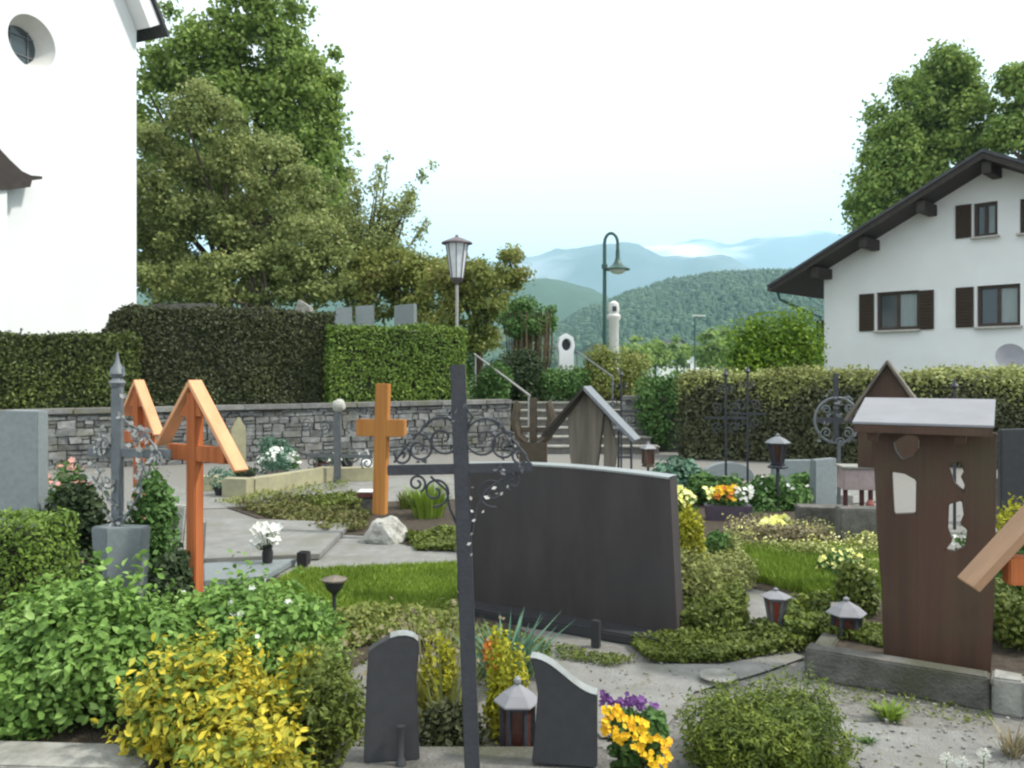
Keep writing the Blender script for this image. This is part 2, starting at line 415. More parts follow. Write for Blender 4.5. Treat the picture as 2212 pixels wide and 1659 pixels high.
def crown_clumps(c, r, n, cr, seed, flat=1.0, inner=.45):
    """n clumps of radius ~cr filling an ellipsoid crown c, r with a ragged outline"""
    rnd = random.Random(seed); o = []
    for i in range(n):
        while True:
            v = Vector((rnd.gauss(0, 1), rnd.gauss(0, 1), rnd.gauss(0, 1))).normalized()
            if v.z > -.85: break
        k = rnd.uniform(inner, 1.0) ** .6
        k *= 1 + .10 * math.sin(v.x * 5 + seed) * math.cos(v.z * 4 + seed)
        s = cr * rnd.uniform(.6, 1.35)
        o.append((c[0] + v.x * (r[0] - s * .6) * k, c[1] + v.y * (r[1] - s * .6) * k, c[2] + v.z * (r[2] - s * .6) * k, s, s, s * .8 * flat))
    return o
def tree(name, label, base, trunk_h, clumps, n, leaf, mat, tr=.25, seed=3, limbs=7, group=None, cat='tree', shell=.25, trunkmat=None):
    """local coordinates: clumps relative to base"""
    t = thing(name, label, cat, base, 0, group)
    p, nn = blob_points(clumps, n, seed, shell, .5)
    leaves_mesh('crown', p, nn, leaf, mat, t, .7, False, seed, .25, .8)
    rnd = random.Random(seed); mb = MB()
    cz = sum(c[2] for c in clumps) / len(clumps); cx = sum(c[0] for c in clumps) / len(clumps); cy = sum(c[1] for c in clumps) / len(clumps)
    mid = Vector((cx * .3, cy * .3, trunk_h)); top = Vector((cx, cy, cz + .2 * trunk_h))
    mb.tube([(0, 0, -.2), (0.02, 0, trunk_h * .25), mid * .6 + Vector((0, 0, 0)), mid, (mid + top) / 2, top], [tr * 1.35, tr * 1.05, tr * .95, tr * .8, tr * .5, tr * .15], 10)
    for c in rnd.sample(clumps, min(limbs, len(clumps))):
        q = Vector(c[:3]); a = mid.lerp(top, rnd.uniform(0, .7))
        m = a.lerp(q, .5) + Vector((rnd.uniform(-.2, .2), 0, -.1)) * (q - a).length * .3
        mb.tube([a, m, q], [tr * .42, tr * .24, tr * .06], 6)
    mb.build('trunk', trunkmat or M['bark'], t, smooth=True)
    return t
def bush(name, label, c, r, n, leaf, mat, seed=5, lumps=9, fine=False, cat='shrub', group=None, stems=True, flowers=None, shell=.6, upbias=.35, aspect=.6, jitter=.7, shoots=0, shootlen=.25):
    """c = ground point under the bush, r = radii (rx, ry, height)"""
    t = thing(name, label, cat, c, 0, group)
    rnd = random.Random(seed); bl = [(0, 0, r[2] * .45, r[0] * .68, r[1] * .68, r[2] * .48)]
    for i in range(lumps):
        a = rnd.uniform(0, 2 * math.pi); k = rnd.uniform(.35, .68); h = rnd.uniform(.12, .72)
        s = rnd.uniform(.26, .44); kk = k * (1 - .35 * h)
        bl.append((math.cos(a) * r[0] * kk, math.sin(a) * r[1] * kk, r[2] * (h if h > s * .5 else s * .5), r[0] * s, r[1] * s, r[2] * s * .75))
    p, nn = blob_points(bl, n, seed, shell, .15)
    if shoots:
        sp_, sn_ = blob_points(bl, shoots, seed + 3, .95, .05); ex_ = []; en_ = []
        for a_, b_ in zip(sp_, sn_):
            d_ = Vector(b_).normalized() * .7 + Vector((rnd.gauss(0, .4), rnd.gauss(0, .4), .8 + rnd.gauss(0, .3))); d_.normalize(); l_ = min(r) * shootlen * rnd.uniform(.4, 1.2)
            for i_ in range(9): q_ = Vector(a_) + d_ * l_ * i_ / 8 + Vector((rnd.gauss(0, 1), rnd.gauss(0, 1), rnd.gauss(0, 1))) * leaf * .38; ex_.append(tuple(q_)); en_.append(tuple(d_))
        p = np.concatenate([p, np.array(ex_)]); nn = np.concatenate([nn, np.array(en_)])
    k = p[:, 2] > .0; p = p[k]; nn = nn[k]
    leaves_mesh('foliage', p, nn, leaf, mat, t, aspect, fine, seed, upbias, jitter)
    if stems:
        mb = MB()
        for i in range(7):
            b = bl[rnd.randrange(len(bl))]
            mb.tube([(rnd.uniform(-.1, .1) * r[0], rnd.uniform(-.1, .1) * r[1], -.02), (b[0] * .5, b[1] * .5, b[2] * .5), (b[0], b[1], b[2])], [.012, .009, .004], 5)
        mb.build('stems', M['twig'], t)
    if flowers:
        fm, fn, fs, zmin = flowers
        p, nn = blob_points(bl, fn * 3, seed + 9, .98, .05)
        k = np.where((p[:, 2] > r[2] * zmin) & (p[:, 1] < r[1] * .5))[0][:fn]
        flower_heads('blossoms', p[k], fs, fm, t, seed)
    return t
def flower_heads(name, pts, size, mat, parent, seed=1, petals=5):
    rng = random.Random(seed); pos = []; nrm = []
    mb = MB()
    for p in pts:
        p = Vector(p); n = Vector((rng.uniform(-.6, .6), rng.uniform(-1.4, -.1), rng.uniform(.2, 1.1))).normalized()
        a = n.orthogonal().normalized(); b = n.cross(a); s = size * rng.uniform(.7, 1.3); o = rng.uniform(0, 6)
        for k in range(petals):
            q = o + k * 2 * math.pi / petals
            d = a * math.cos(q) + b * math.sin(q); e = a * math.cos(q + 1.57) + b * math.sin(q + 1.57)
            mb.add([p, p + d * s * .35 + e * s * .25 + n * s * .1, p + d * s * .62 + n * s * .05, p + d * s * .35 - e * s * .25 + n * s * .1], [(0, 1, 2, 3)])
    return mb.build(name, mat, parent)
def poly_sample(poly, n, rng):
    xs = [p[0] for p in poly]; ys = [p[1] for p in poly]; o = []
    while len(o) < n:
        x = rng.uniform(min(xs), max(xs)); y = rng.uniform(min(ys), max(ys)); c = False; j = len(poly) - 1
        for i in range(len(poly)):
            if (poly[i][1] > y) != (poly[j][1] > y) and x < (poly[j][0] - poly[i][0]) * (y - poly[i][1]) / (poly[j][1] - poly[i][1]) + poly[i][0]: c = not c
            j = i
        if c: o.append((x, y))
    return o
def grass(name, pix, n, h, mat, seed=1, wd=.008, zb=0.0):
    poly = [G(*p) for p in pix]; rng = random.Random(seed); mb = MB()
    for (x, y) in poly_sample(poly, n, rng):
        hh = h * rng.uniform(.5, 1.3); a = rng.uniform(0, 6.28); w = wd * rng.uniform(.7, 1.3)
        dx, dy = math.cos(a) * w, math.sin(a) * w; lx, ly = rng.gauss(0, .35) * hh, rng.gauss(0, .35) * hh
        mb.v += [(x - dx, y - dy, zb), (x + dx, y + dy, zb), (x + lx * .4 + dx * .6, y + ly * .4 + dy * .6, zb + hh * .6), (x + lx, y + ly, zb + hh), (x + lx * .4 - dx * .6, y + ly * .4 - dy * .6, zb + hh * .6)]
        o = len(mb.v) - 5; mb.f.append((o, o + 1, o + 2, o + 3, o + 4))
    me = bpy.data.meshes.new(name); me.from_pydata(mb.v, [], mb.f); me.update(); me.materials.append(mat)
    ob = bpy.data.objects.new(name, me); col.objects.link(ob)
    return kind(ob, 'stuff')
def cover(name, pix, n, h, leaf, mat, seed=1, lump=3.0, zb=0.0):
    """low creeping plants over a patch of ground"""
    from mathutils import noise
    poly = [G(*p) for p in pix]; rng = random.Random(seed); ps = []; ns = []
    for (x, y) in poly_sample(poly, n, rng):
        k = .45 + .75 * max(0, .5 + noise.noise(Vector((x * lump, y * lump, seed))))
        ps.append((x, y, zb + h * k * rng.uniform(.25, 1))); ns.append((0, 0, 1))
    o = leaves_mesh(name, ps, ns, leaf, mat, None, .6, False, seed, .3, .8)
    return kind(o, 'stuff')
def patch(name, pix, mat, z=.004, k='structure'):
    pts = [G(px, py) for px, py in pix]
    mb = MB(); mb.v = [(p.x, p.y, z) for p in pts]; mb.f = [tuple(range(len(pts)))]
    return kind(mb.build(name, mat), k)

# ================================================================== SETTING
S = 14000
mb = MB(); mb.v = [(-S, -S, 0), (S, -S, 0), (S, S, 0), (-S, S, 0)]; mb.f = [(0, 1, 2, 3)]
kind(mb.build('ground', M['gravel']), 'structure')
mb = MB(); mb.v = [(-S, 46, .03), (S, 46, .03), (S, S, .03), (-S, S, .03)]; mb.f = [(0, 1, 2, 3)]
kind(mb.build('meadow', M['field']), 'structure')
# terrace behind the retaining wall
WL0 = [(-14.0, 10.9), (-6.97, 13.2), (-.9, 16.7)]
mb = MB(); mb.slab([(-60, 11.3), (-14, 11.3), (-.95, 17.0), (-.03, 17.42), (-.03, 18.6), (6.0, 18.6), (6.0, 45), (-60, 45)], -.05, .96)
kind(mb.build('terrace', M['field']), 'structure')

def masonry(name, label, a, b, z1a, z1b, th, seed, cop=True):
    a, b = Vector(a).to_3d(), Vector(b).to_3d(); ln = (b - a).length; ang = math.atan2(b.y - a.y, b.x - a.x)
    t = thing(name, label, 'wall', a, ang)
    mb = MB(); mb.prism([(0, 0), (ln, 0), (ln, z1b - .09), (0, z1a - .09)], 0.03, th)
    mb.build('mortar_core', M['mortar'], t)
    rnd = random.Random(seed); mb = MB(); z = 0.0; row = 0
    top = lambda x: z1a + (z1b - z1a) * x / ln - .10
    while z < max(z1a, z1b) - .12:
        h = rnd.uniform(.07, .15); x = 0
        if max(z1a, z1b) - .10 - (z + h) < .05: h = max(z1a, z1b) - .10 - z
        while x < ln:
            w_ = min(rnd.uniform(.10, .36), ln - x)
            hh = min(h, top(x + w_ / 2) - z)
            if hh > .03 and w_ > .05:
                if rnd.random() < .3 and hh > .11:
                    k = rnd.uniform(.4, .6)
                    mb.box((x + w_ / 2, .02, z + hh * k / 2), (w_ - .018, .09, hh * k - .014), jit=.009)
                    mb.box((x + w_ / 2, .015, z + hh * (1 + k) / 2), (w_ - .018, .09, hh * (1 - k) - .014), jit=.009)
                else:
                    mb.box((x + w_ / 2, .02 + rnd.uniform(-.012, .012), z + hh / 2), (w_ - .018, .10, hh - .014), jit=.015)
            x += w_
        z += h; row += 1
    mb.build('stones', M['mason'], t, bevel=.008)
    if cop:
        mb = MB(); x = 0
        while x < ln - .01:
            w_ = min(rnd.uniform(.7, 1.1), ln - x); z = top(x + w_ / 2)
            mb.box((x + w_ / 2, th / 2 - .02, z + .058), (w_ - .008, th + .12, .085), ry=-math.atan((z1b - z1a) / ln), jit=.004); x += w_
        mb.build('coping', M['coping'], t, bevel=.008)
    return t
masonry('retaining_wall', 'long stone retaining wall with coping below the clipped hedges', (-14, 10.9), (-.02, 17.09), .95, 1.05, .35, 3)
masonry('stone_wall', 'short dark stone wall to the right of the steps', (2.25, 17.2), (5.2, 16.4), 1.12, 1.12, .35, 8)
# steps
t = thing('stone_steps', 'pale stone steps climbing between the retaining wall and dark wall', 'steps', (0, 0, 0))
for i in range(6):
    z = .16 * (i + 1); y = 16.35 + .36 * i; x1 = 2.9 - .1 * i
    mb = MB(); mb.box(((.02 + x1) / 2, y + .6, z - .03 - .065), (x1 - .02 - .02, 1.14, .13)); mb.build('riser', M['riser'], t)
    mb = MB(); mb.box(((.02 + x1) / 2, y + .56, z - .0155), (x1 - .02, 1.2, .03 + .002 * i)); mb.build('tread', M['step'], t, bevel=.006)

def rail(label, a, b, posts, mat, r=.022):
    t = thing('handrail', label, 'handrail', (a.x, a.y, 0), 0)
    o = Vector((a.x, a.y, 0)); MB().tube([a - o, b - o], r, 8).build('rail', mat, t, smooth=True)
    for k, z in posts:
        q = a.lerp(b, k) - o; MB().tube([(q.x, q.y, z), q], r * .9, 8).build('post', mat, t, smooth=True)
rail('thin pale handrail slanting down left side of stone steps', P(1025, 765, 18.6), P(1145, 855, 16.5), [(.02, .95), (.98, 0)], M['pole'])
rail('thin pale handrail slanting down right side of stone steps', P(1245, 758, 18.8), P(1325, 815, 17.2), [(.02, .95), (.98, .2)], M['ironpale'], .017)
rail('thin dark handrail in front of the white church wall', P(-60, 640, 17.5), P(48, 712, 17.2), [(.05, .9), (.97, .9)], M['ironold'], .02)

# ------------------------------------------------------------------ hills, mountains
from mathutils import noise as mn
def ridge(name, prof, d, depth, mat, seed, amp, nx=160, ny=14):
    """long ridge: prof gives the crest as photo heights over photo x at distance d"""
    mb = MB(); x0, x1 = prof[0][0], prof[-1][0]
    for j in range(ny):
        v = j / (ny - 1); y = d - depth + 2 * depth * v
        for i in range(nx):
            px = x0 + (x1 - x0) * i / (nx - 1)
            for (a, ya), (b, yb) in zip(prof, prof[1:]):
                if a <= px <= b: k = (px - a) / (b - a); k = k * k * (3 - 2 * k); py = ya + (yb - ya) * k; break
            h = (HY - py) * d / F + CH; X = (px - CX) * d / F
            s = math.sin(math.pi * v) ** .8 if 0 < v < 1 else 0
            f = mn.fractal(Vector((X / amp / 6, y / amp / 6, seed)), 1.0, 2.1, 5)
            mb.v.append((X, y, -3 + (h + 3 + f * amp * .9) * s))
    for j in range(ny - 1):
        for i in range(nx - 1):
            o = j * nx + i; mb.f.append((o, o + 1, o + nx + 1, o + nx))
    return kind(mb.build(name, mat, smooth=True), 'structure')
ridge('mountain', [(300, 640), (900, 590), (1130, 562), (1230, 545), (1340, 533), (1430, 562), (1520, 560), (1640, 600), (2000, 610), (2700, 640)], 5200, 1400, M['mount'], 2, 60, 220, 30)
ridge('mountain', [(900, 600), (1300, 560), (1430, 530), (1500, 520), (1580, 530), (1680, 520), (1760, 508), (1900, 520), (2400, 500), (3000, 540)], 8200, 1900, M['snow'], 7, 90, 220, 30)
ridge('hill', [(-600, 640), (700, 625), (1060, 612), (1170, 606), (1250, 620), (1330, 655), (1420, 690), (1560, 705), (2200, 720)], 1900, 520, M['hill'], 3, 14)
HILL = [(1000, 760), (1180, 720), (1280, 675), (1370, 640), (1450, 617), (1540, 604), (1640, 600), (1760, 602), (1900, 590), (2300, 600), (2900, 640)]
ridge('hill', HILL, 1150, 340, M['hill'], 5, 11)
def forest(name, prof, d, depth, n, hmin, hmax, seed):
    rnd = random.Random(seed); mb = MB()
    for _ in range(n):
        px = rnd.uniform(prof[0][0], prof[-1][0]); v = rnd.uniform(.04, .62); y = d - depth + 2 * depth * v
        for (a, ya), (b, yb) in zip(prof, prof[1:]):
            if a <= px <= b: k = (px - a) / (b - a); k = k * k * (3 - 2 * k); py = ya + (yb - ya) * k; break
        X = (px - CX) * d / F; z = -3 + ((HY - py) * d / F + 4.6) * math.sin(math.pi * v) ** .8
        if mn.noise(Vector((X / 110, y / 110, 1))) > (.22 if z > 25 else .0) and z < 70: continue
        h = rnd.uniform(hmin, hmax); r = h * rnd.uniform(.2, .34); m = 6; o = len(mb.v); q0 = rnd.uniform(0, 1)
        pr = [(r * .55, 0), (r, h * .28), (r * .6, h * .62), (0, h)] if rnd.random() < .5 else [(r * .8, 0), (r * 1.5, h * .4), (r * 1.1, h * .7), (.3, h * .82)]
        for (rr, zz) in pr:
            for k in range(m):
                q = q0 + k * 2 * math.pi / m; j = rnd.uniform(.8, 1.2)
                mb.v.append((X + rr * j * math.cos(q), y + rr * j * math.sin(q), z - 1 + zz))
        for i in range(3):
            for k in range(m):
                k2 = (k + 1) % m; mb.f.append((o + i * m + k, o + i * m + k2, o + i * m + m + k2, o + i * m + m + k))
    me = bpy.data.meshes.new(name); me.from_pydata(mb.v, [], mb.f); me.update(); me.materials.append(M['conifer'])
    o = bpy.data.objects.new(name, me); col.objects.link(o); return kind(o, 'stuff')
forest('forest', HILL, 1150, 340, 20000, 7, 13, 4)
# trees of the valley floor, between the village houses
rnd = random.Random(12)
for i, (px, d, h, lab) in enumerate([(1415, 160, 9, 'small round far tree left of the village roofs'), (1462, 190, 10, 'far tree between two village roofs'), (1535, 130, 9, 'far tree beside the thin street light'),
                              (1570, 170, 12, 'far tall tree just left of the bright green maple bush'), (1378, 150, 9, 'far tree behind the white column shrine')]):
    q = P(px, 805, d); cl = crown_clumps((0, 0, h * .55), (h * .38, h * .38, h * .45), 14, h * .16, i)
    tree('valley_tree', lab, (q.x, q.y, 0), h * .3, cl, 1600, .8, L['linden'], .25, i, 3, 'far trees on the valley floor')
def far_house(px, d, w_, h, rh, rz, wallm, roofm, lab):
    q = P(px, 805, d); t = thing('village_house', lab, 'house', (q.x, q.y, 0), rz, 'far houses of the village')
    MB().prism([(-w_ / 2, 0), (w_ / 2, 0), (w_ / 2, h), (0, h + rh), (-w_ / 2, h)], -w_ * .6, w_ * .6).build('wall', wallm, t)
    mb = MB()
    for sgn in (-1, 1): mb.beam((sgn * (w_ / 2 + .6), 0, h - .3), (0, 0, h + rh + .25), w_ * 1.35, .3, (0, 0, 1))
    mb.build('roof', roofm, t)
    for x in (-w_ * .22, w_ * .22): MB().box((x, -w_ * .6 - .03, h * .55), (1.1, .08, 1.3)).build('window', M['pane'], t)
far_house(1440, 210, 11, 6, 3.4, .3, M['plaster2'], M['rooftile'], 'far pale house with dark roof, largest in the valley gap')
far_house(1505, 260, 10, 6, 3, -.5, M['plaster2'], M['rooftile'], 'far house behind the thin street light')
far_house(1400, 280, 12, 6, 3.4, -.2, M['plaster2'], M['fascia'], 'far house at the left end of the village gap')

# ------------------------------------------------------------------ church (left)
CR = P(295, 805, 20.0)
ch = thing('church', 'tall white plastered church with round window, cut by left frame edge', 'church', (CR.x, CR.y, 0), R(68))
EZ = 9.82; HWD = 3.4; SLP = 1.6; AP = EZ + HWD * SLP
def cl_(px, py):                                  # photo point on the facade plane -> local x, z
    r = (px - CX) / F; u = (math.cos(R(68)), math.sin(R(68))); q = (-CR.x + r * CR.y) / (u[0] - r * u[1])
    return (q, CH - (py - HY) * (CR.y + u[1] * q) / F)
sx, sy = 0.0, 1.0                               # the nave runs back to the left
OC = cl_(70, 91); OR = .55
circ = [(OC[0] + OR * math.cos(a), OC[1] + OR * math.sin(a)) for a in [2 * math.pi * k / 48 for k in range(48)]]
fac = plate('facade', [(-2 * HWD, .8), (0, .8), (0, EZ), (-HWD, AP), (-2 * HWD, EZ)], [circ], .62, M['plaster'], ch, .002, .31)
for v_ in fac.data.vertices:
    if v_.co.x > -2.0 and v_.co.y > .1: v_.co.x += .62 * sx / sy
mb = MB(); pr = [(-2 * HWD, .8), (0 - .02, .8), (0 - .02, EZ), (-HWD, AP - .03), (-2 * HWD, EZ)]
for s_ in (0.62, 16):
    for (x, z) in pr: mb.v.append((x, s_, z))
n = 5
for i in range(n): mb.f.append((i, (i + 1) % n, n + (i + 1) % n, n + i))
mb.build('nave_wall', M['plaster'], ch)
wn = MB()
n = 48
for rr, y in ((OR, .0), (OR * .70, .42)):
    for k in range(n): wn.v.append((OC[0] + rr * math.cos(2 * math.pi * k / n), y + .004, OC[1] + rr * math.sin(2 * math.pi * k / n)))
for k in range(n): wn.f.append((k, (k + 1) % n, n + (k + 1) % n, n + k))
rvl = wn.build('round_window', M['reveal'], ch, smooth=True)
pn = MB(); pn.v = [(OC[0] + OR * .71 * math.cos(2 * math.pi * k / n), .415, OC[1] + OR * .71 * math.sin(2 * math.pi * k / n)) for k in range(n)]; pn.f = [tuple(range(n))]
pn.build('pane', M['pane'], rvl)
mb = MB()
for k in (-.2, .2): mb.box((OC[0] + k, .40, OC[1]), (.025, .02, OR * 1.2)); mb.box((OC[0], .398, OC[1] + k), (OR * 1.2, .02, .025))
mb.build('glazing_bars', M['ironold'], rvl)
def church_roof(off, th, y0, y1, ext, mat, name):
    mb = MB(); sl_ = math.atan(SLP)
    for sgn, xe in ((1, 0), (-1, -2 * HWD)):
        a = (xe + sgn * ext, EZ - ext * SLP); b = (-HWD, AP)
        nx, nz_ = sgn * math.sin(sl_), math.cos(sl_)
        q = [(a[0] + nx * off, a[1] + nz_ * off), (b[0], b[1] + off / math.cos(sl_)), (b[0], b[1] + (off + th) / math.cos(sl_)), (a[0] + nx * (off + th), a[1] + nz_ * (off + th))]
        o = len(mb.v)
        for y in (y0, y1):
            for (x, z) in q: mb.v.append((x + max(0, y) * sx / sy, y, z))
        mb.f += [(o, o + 1, o + 2, o + 3), (o + 7, o + 6, o + 5, o + 4)] + [(o + i, o + 4 + i, o + 4 + (i + 1) % 4, o + (i + 1) % 4) for i in range(4)]
    return mb.build(name, mat, ch)
church_roof(.01, .36, -.42, 16.2, .0, M['plaster'], 'soffit')
church_roof(.40, .07, -.50, 16.4, .16, M['rooftile'], 'roof')
MB().tube([(.56, -.3, EZ + .40), (.56, 12, EZ + .40)], .05, 10).build('gutter', M['ironold'], ch, smooth=True)
# low porch at the frame edge
pe = cl_(12, 408)
pc = MB(); pc.box((pe[0] - 1.75, -.2, pe[1] / 2 + .3), (3, .36, pe[1] - .55)); pc.build('porch_wall', M['plaster'], ch)
rp = [cl_(px, py) for (px, py) in [(-130, 225), (-60, 300), (-12, 350), (14, 374), (34, 383), (58, 385), (58, 391), (36, 393), (32, 408), (-30, 414), (-130, 425)]]
pr = MB(); pr.prism(rp, -.45, -.01); pr.build('porch_roof', M['fascia'], ch)

# ------------------------------------------------------------------ clipped hedges on the terrace
def hedge(label, a, b, z0, z1, th, dens, leaf, mat, seed, topmat=None, group=None, rnd_end=0, und=.03, core=M['hedgecore'], loose=.03, name='clipped_hedge', lit_newgrowth=None):
    a = Vector((a[0], a[1], 0)); b = Vector((b[0], b[1], 0)); ln = (b - a).length; ang = math.atan2(b.y - a.y, b.x - a.x)
    t = thing(name, label, 'hedge', a + Vector((0, 0, z0)), ang, group); H = z1 - z0
    MB().box((ln / 2, th / 2, (H - .06) / 2), (ln - .12, th - .12, H - .08)).build('branches', core, t, bevel=.05)
    rng = np.random.default_rng(seed); ps = []; ns = []
    def add(n, fn, nv):
        q = np.array([fn(*rng.uniform(0, 1, 2)) for _ in range(n)]); ps.append(q); ns.append(np.tile(nv, (n, 1)))
    add(int(ln * H * dens), lambda u, v: (u * ln, 0, v * H), (0, -1, .15))
    add(int(ln * th * dens), lambda u, v: (u * ln, v * th, H), (0, -.1, 1))
    add(int(th * H * dens * 1.0), lambda u, v: (0, u * th, v * H), (-1, 0, .1))
    add(int(th * H * dens * 1.0), lambda u, v: (ln, u * th, v * H), (1, 0, .1))
    p = np.concatenate(ps); nn = np.concatenate(ns)
    if rnd_end:
        k = np.clip(1 - p[:, 0] / rnd_end, 0, 1); p[:, 2] *= 1 - .22 * k ** 2.5
    und_ = und * np.sin(p[:, 0] * 2.3 + seed) + und * .6 * np.sin(p[:, 0] * 5.1 + p[:, 2] * 3)
    p += nn * (und_[:, None] + rng.normal(0, loose, (len(p), 1)) * 1.0)
    if lit_newgrowth:
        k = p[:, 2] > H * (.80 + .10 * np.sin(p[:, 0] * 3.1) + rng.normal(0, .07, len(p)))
        leaves_mesh('lit_new_growth', p[k] + rng.normal(0, .03, (k.sum(), 3)), nn[k], leaf, lit_newgrowth, t, .5, False, seed + 1, .4, .8); p = p[~k]; nn = nn[~k]  # young top leaves in a paler material, skylight painted into the colour
    leaves_mesh('foliage', p, nn, leaf, mat, t, .5, False, seed, .2, .75)
    return t
def onwall(px, off=.45):                          # point behind the retaining wall seen at px
    r = (px - CX) / F; ax, ay, bx, by = -6.97, 13.98, -.9, 16.7
    k = (by - ay) / (bx - ax); y = (ay - k * ax) / (1 - k * r)
    return (r * (y + off), y + off)
a = onwall(-160); b = onwall(292)
hedge('low dark green clipped hedge left, under the white church wall', a, b, .95, 2.24, .9, 1500, .075, L['thuja'], 1)
a = onwall(226, .8); b = onwall(722, .8)
hedge('tallest dark clipped hedge with rounded left end, middle of the three', a, b, .95, 2.78, 1.1, 1700, .07, L['thujab'], 2, rnd_end=.5)
a = onwall(712, .5); b = onwall(1008, .5)
hedge('fresher green clipped hedge ending beside the steps', a, b, .95, 2.50, 1.0, 1500, .07, L['thujagreen'], 3)

# ------------------------------------------------------------------ trees behind
def T(px, d): q = P(px, 805, d); return (q.x, q.y, .9)
def local(base, px, py, d): q = P(px, py, d); return (q.x - base[0], q.y - base[1], q.z - base[2])
b = T(540, 33); cl = []
for (px, py, rx, rz_, n, s) in [(560, 60, 2.2, 2.4, 26, 1), (420, 130, 2.3, 2.2, 24, 2), (640, 170, 2.2, 2.6, 26, 3), (520, 260, 3.2, 2.6, 30, 4), (350, 250, 2.2, 2.6, 22, 5), (650, 340, 1.9, 2.4, 24, 6), (480, 420, 4.0, 2.6, 30, 7), (660, 470, 1.8, 2.2, 20, 8), (540, 150, 2.8, 3.0, 34, 9), (690, 230, 1.3, 2.2, 18, 10), (700, 400, 1.0, 2.0, 14, 12)]:
    cl += crown_clumps(local(b, px, py, 33), (rx, 2.4, rz_), n, .62, s)
tree('linden_tree', 'tallest fresh green broadleaf tree rising beside the church', b, 4.5, cl, 66000, .20, L['linden'], .5, 21, 16)
b = T(470, 26); cl = []
for (px, py, rx, rz_, n, s) in [(450, 300, 1.3, 1.8, 20, 11), (360, 420, 1.7, 2.0, 24, 12), (560, 400, 1.9, 2.2, 26, 13), (660, 480, 1.3, 1.8, 22, 14), (470, 520, 3.0, 1.6, 34, 15), (330, 560, 1.7, 1.4, 18, 16), (700, 570, 1.8, 1.0, 20, 17), (510, 600, 2.8, .8, 22, 18)]:
    cl += crown_clumps(local(b, px, py, 26), (rx, 2.0, rz_), n, .42, s, 1.3)
tree('olive_green_tree', 'wide olive brown green tree in front of the tall one', b, 2.0, cl, 84000, .13, L['prunus'], .3, 22, 22)
b = T(620, 23.5); cl = []
for (px, py, rx, rz_, n, s) in [(360, 600, 1.2, .6, 14, 1), (500, 590, 1.3, .7, 16, 2), (620, 570, 1.3, .9, 20, 3), (700, 520, .9, 1.0, 16, 4), (720, 620, 1.0, .6, 14, 5), (430, 640, 1.6, .4, 14, 6), (620, 640, 1.6, .4, 14, 7)]:
    cl += crown_clumps(local(b, px, py, 23.5), (rx, .9, rz_), n, .36, s + 60)
tree('low_dark_tree', 'low dark spreading tree between the tallest hedge and olive tree', b, 1.0, cl, 15000, .12, L['prunus'], .2, 28, 12)
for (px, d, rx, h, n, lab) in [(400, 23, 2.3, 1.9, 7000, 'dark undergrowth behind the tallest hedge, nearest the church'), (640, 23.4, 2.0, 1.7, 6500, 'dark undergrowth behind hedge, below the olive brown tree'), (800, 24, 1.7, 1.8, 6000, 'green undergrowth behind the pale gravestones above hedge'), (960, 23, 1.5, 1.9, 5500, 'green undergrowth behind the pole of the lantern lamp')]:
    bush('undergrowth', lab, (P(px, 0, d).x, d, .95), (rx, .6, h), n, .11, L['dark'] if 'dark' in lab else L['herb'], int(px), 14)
# loose feathery branches on the right of it
b = T(770, 25); cl = []
rnd = random.Random(5)
for (x0, y0, x1, y1) in [(760, 560, 780, 350), (780, 560, 843, 335), (800, 540, 895, 410), (800, 550, 930, 360), (790, 580, 925, 490), (770, 600, 860, 470), (750, 560, 755, 390), (760, 600, 850, 540)]:
    for i in range(9):
        k = i / 8; q = local(b, x0 + (x1 - x0) * k + rnd.uniform(-12, 12), y0 + (y1 - y0) * k + rnd.uniform(-12, 12), 25)
        s = .36 * (1 - k) + .17; cl.append((q[0], q[1] + rnd.uniform(-.6, .6), q[2], s, s, s * 1.2))
tree('feathery_tree', 'slim loose tree with airy twigs against the white sky', b, 1.8, cl, 14000, .10, L['prunus'], .14, 23, 40, shell=.4)
b = T(900, 24); cl = []
for (px, py, rx, rz_, n, s) in [(800, 610, 1.2, .9, 20, 1), (880, 585, 1.0, .75, 20, 2), (930, 600, .9, .8, 18, 8), (820, 660, 1.3, .6, 18, 3), (920, 660, 1.2, .6, 18, 9)]: cl += crown_clumps(local(b, px, py, 24), (rx, 1.2, rz_), n, .34, s)
tree('yellow_green_tree', 'low yellow green tree left of the white lantern lamp', b, 1.2, cl, 21000, .11, L['olive'], .15, 24, 9)
b = T(1040, 22); cl = []
for (px, py, rx, rz_, n, s) in [(1040, 600, .9, .7, 20, 4), (960, 620, .8, .8, 16, 5), (1050, 670, 1.1, .7, 22, 6), (1000, 590, .8, .6, 14, 16), (1115, 600, .4, .5, 8, 7), (1030, 730, 1.0, .5, 16, 17), (960, 700, .8, .5, 12, 18), (1100, 550, .3, .25, 6, 8)]: cl += crown_clumps(local(b, px, py, 22), (rx, 1.0, rz_), n, .27, s)
tree('reddish_olive_tree', 'olive tree with reddish tips just right of lantern lamp', b, 1.0, cl, 18000, .10, L['olive'], .13, 25, 12)
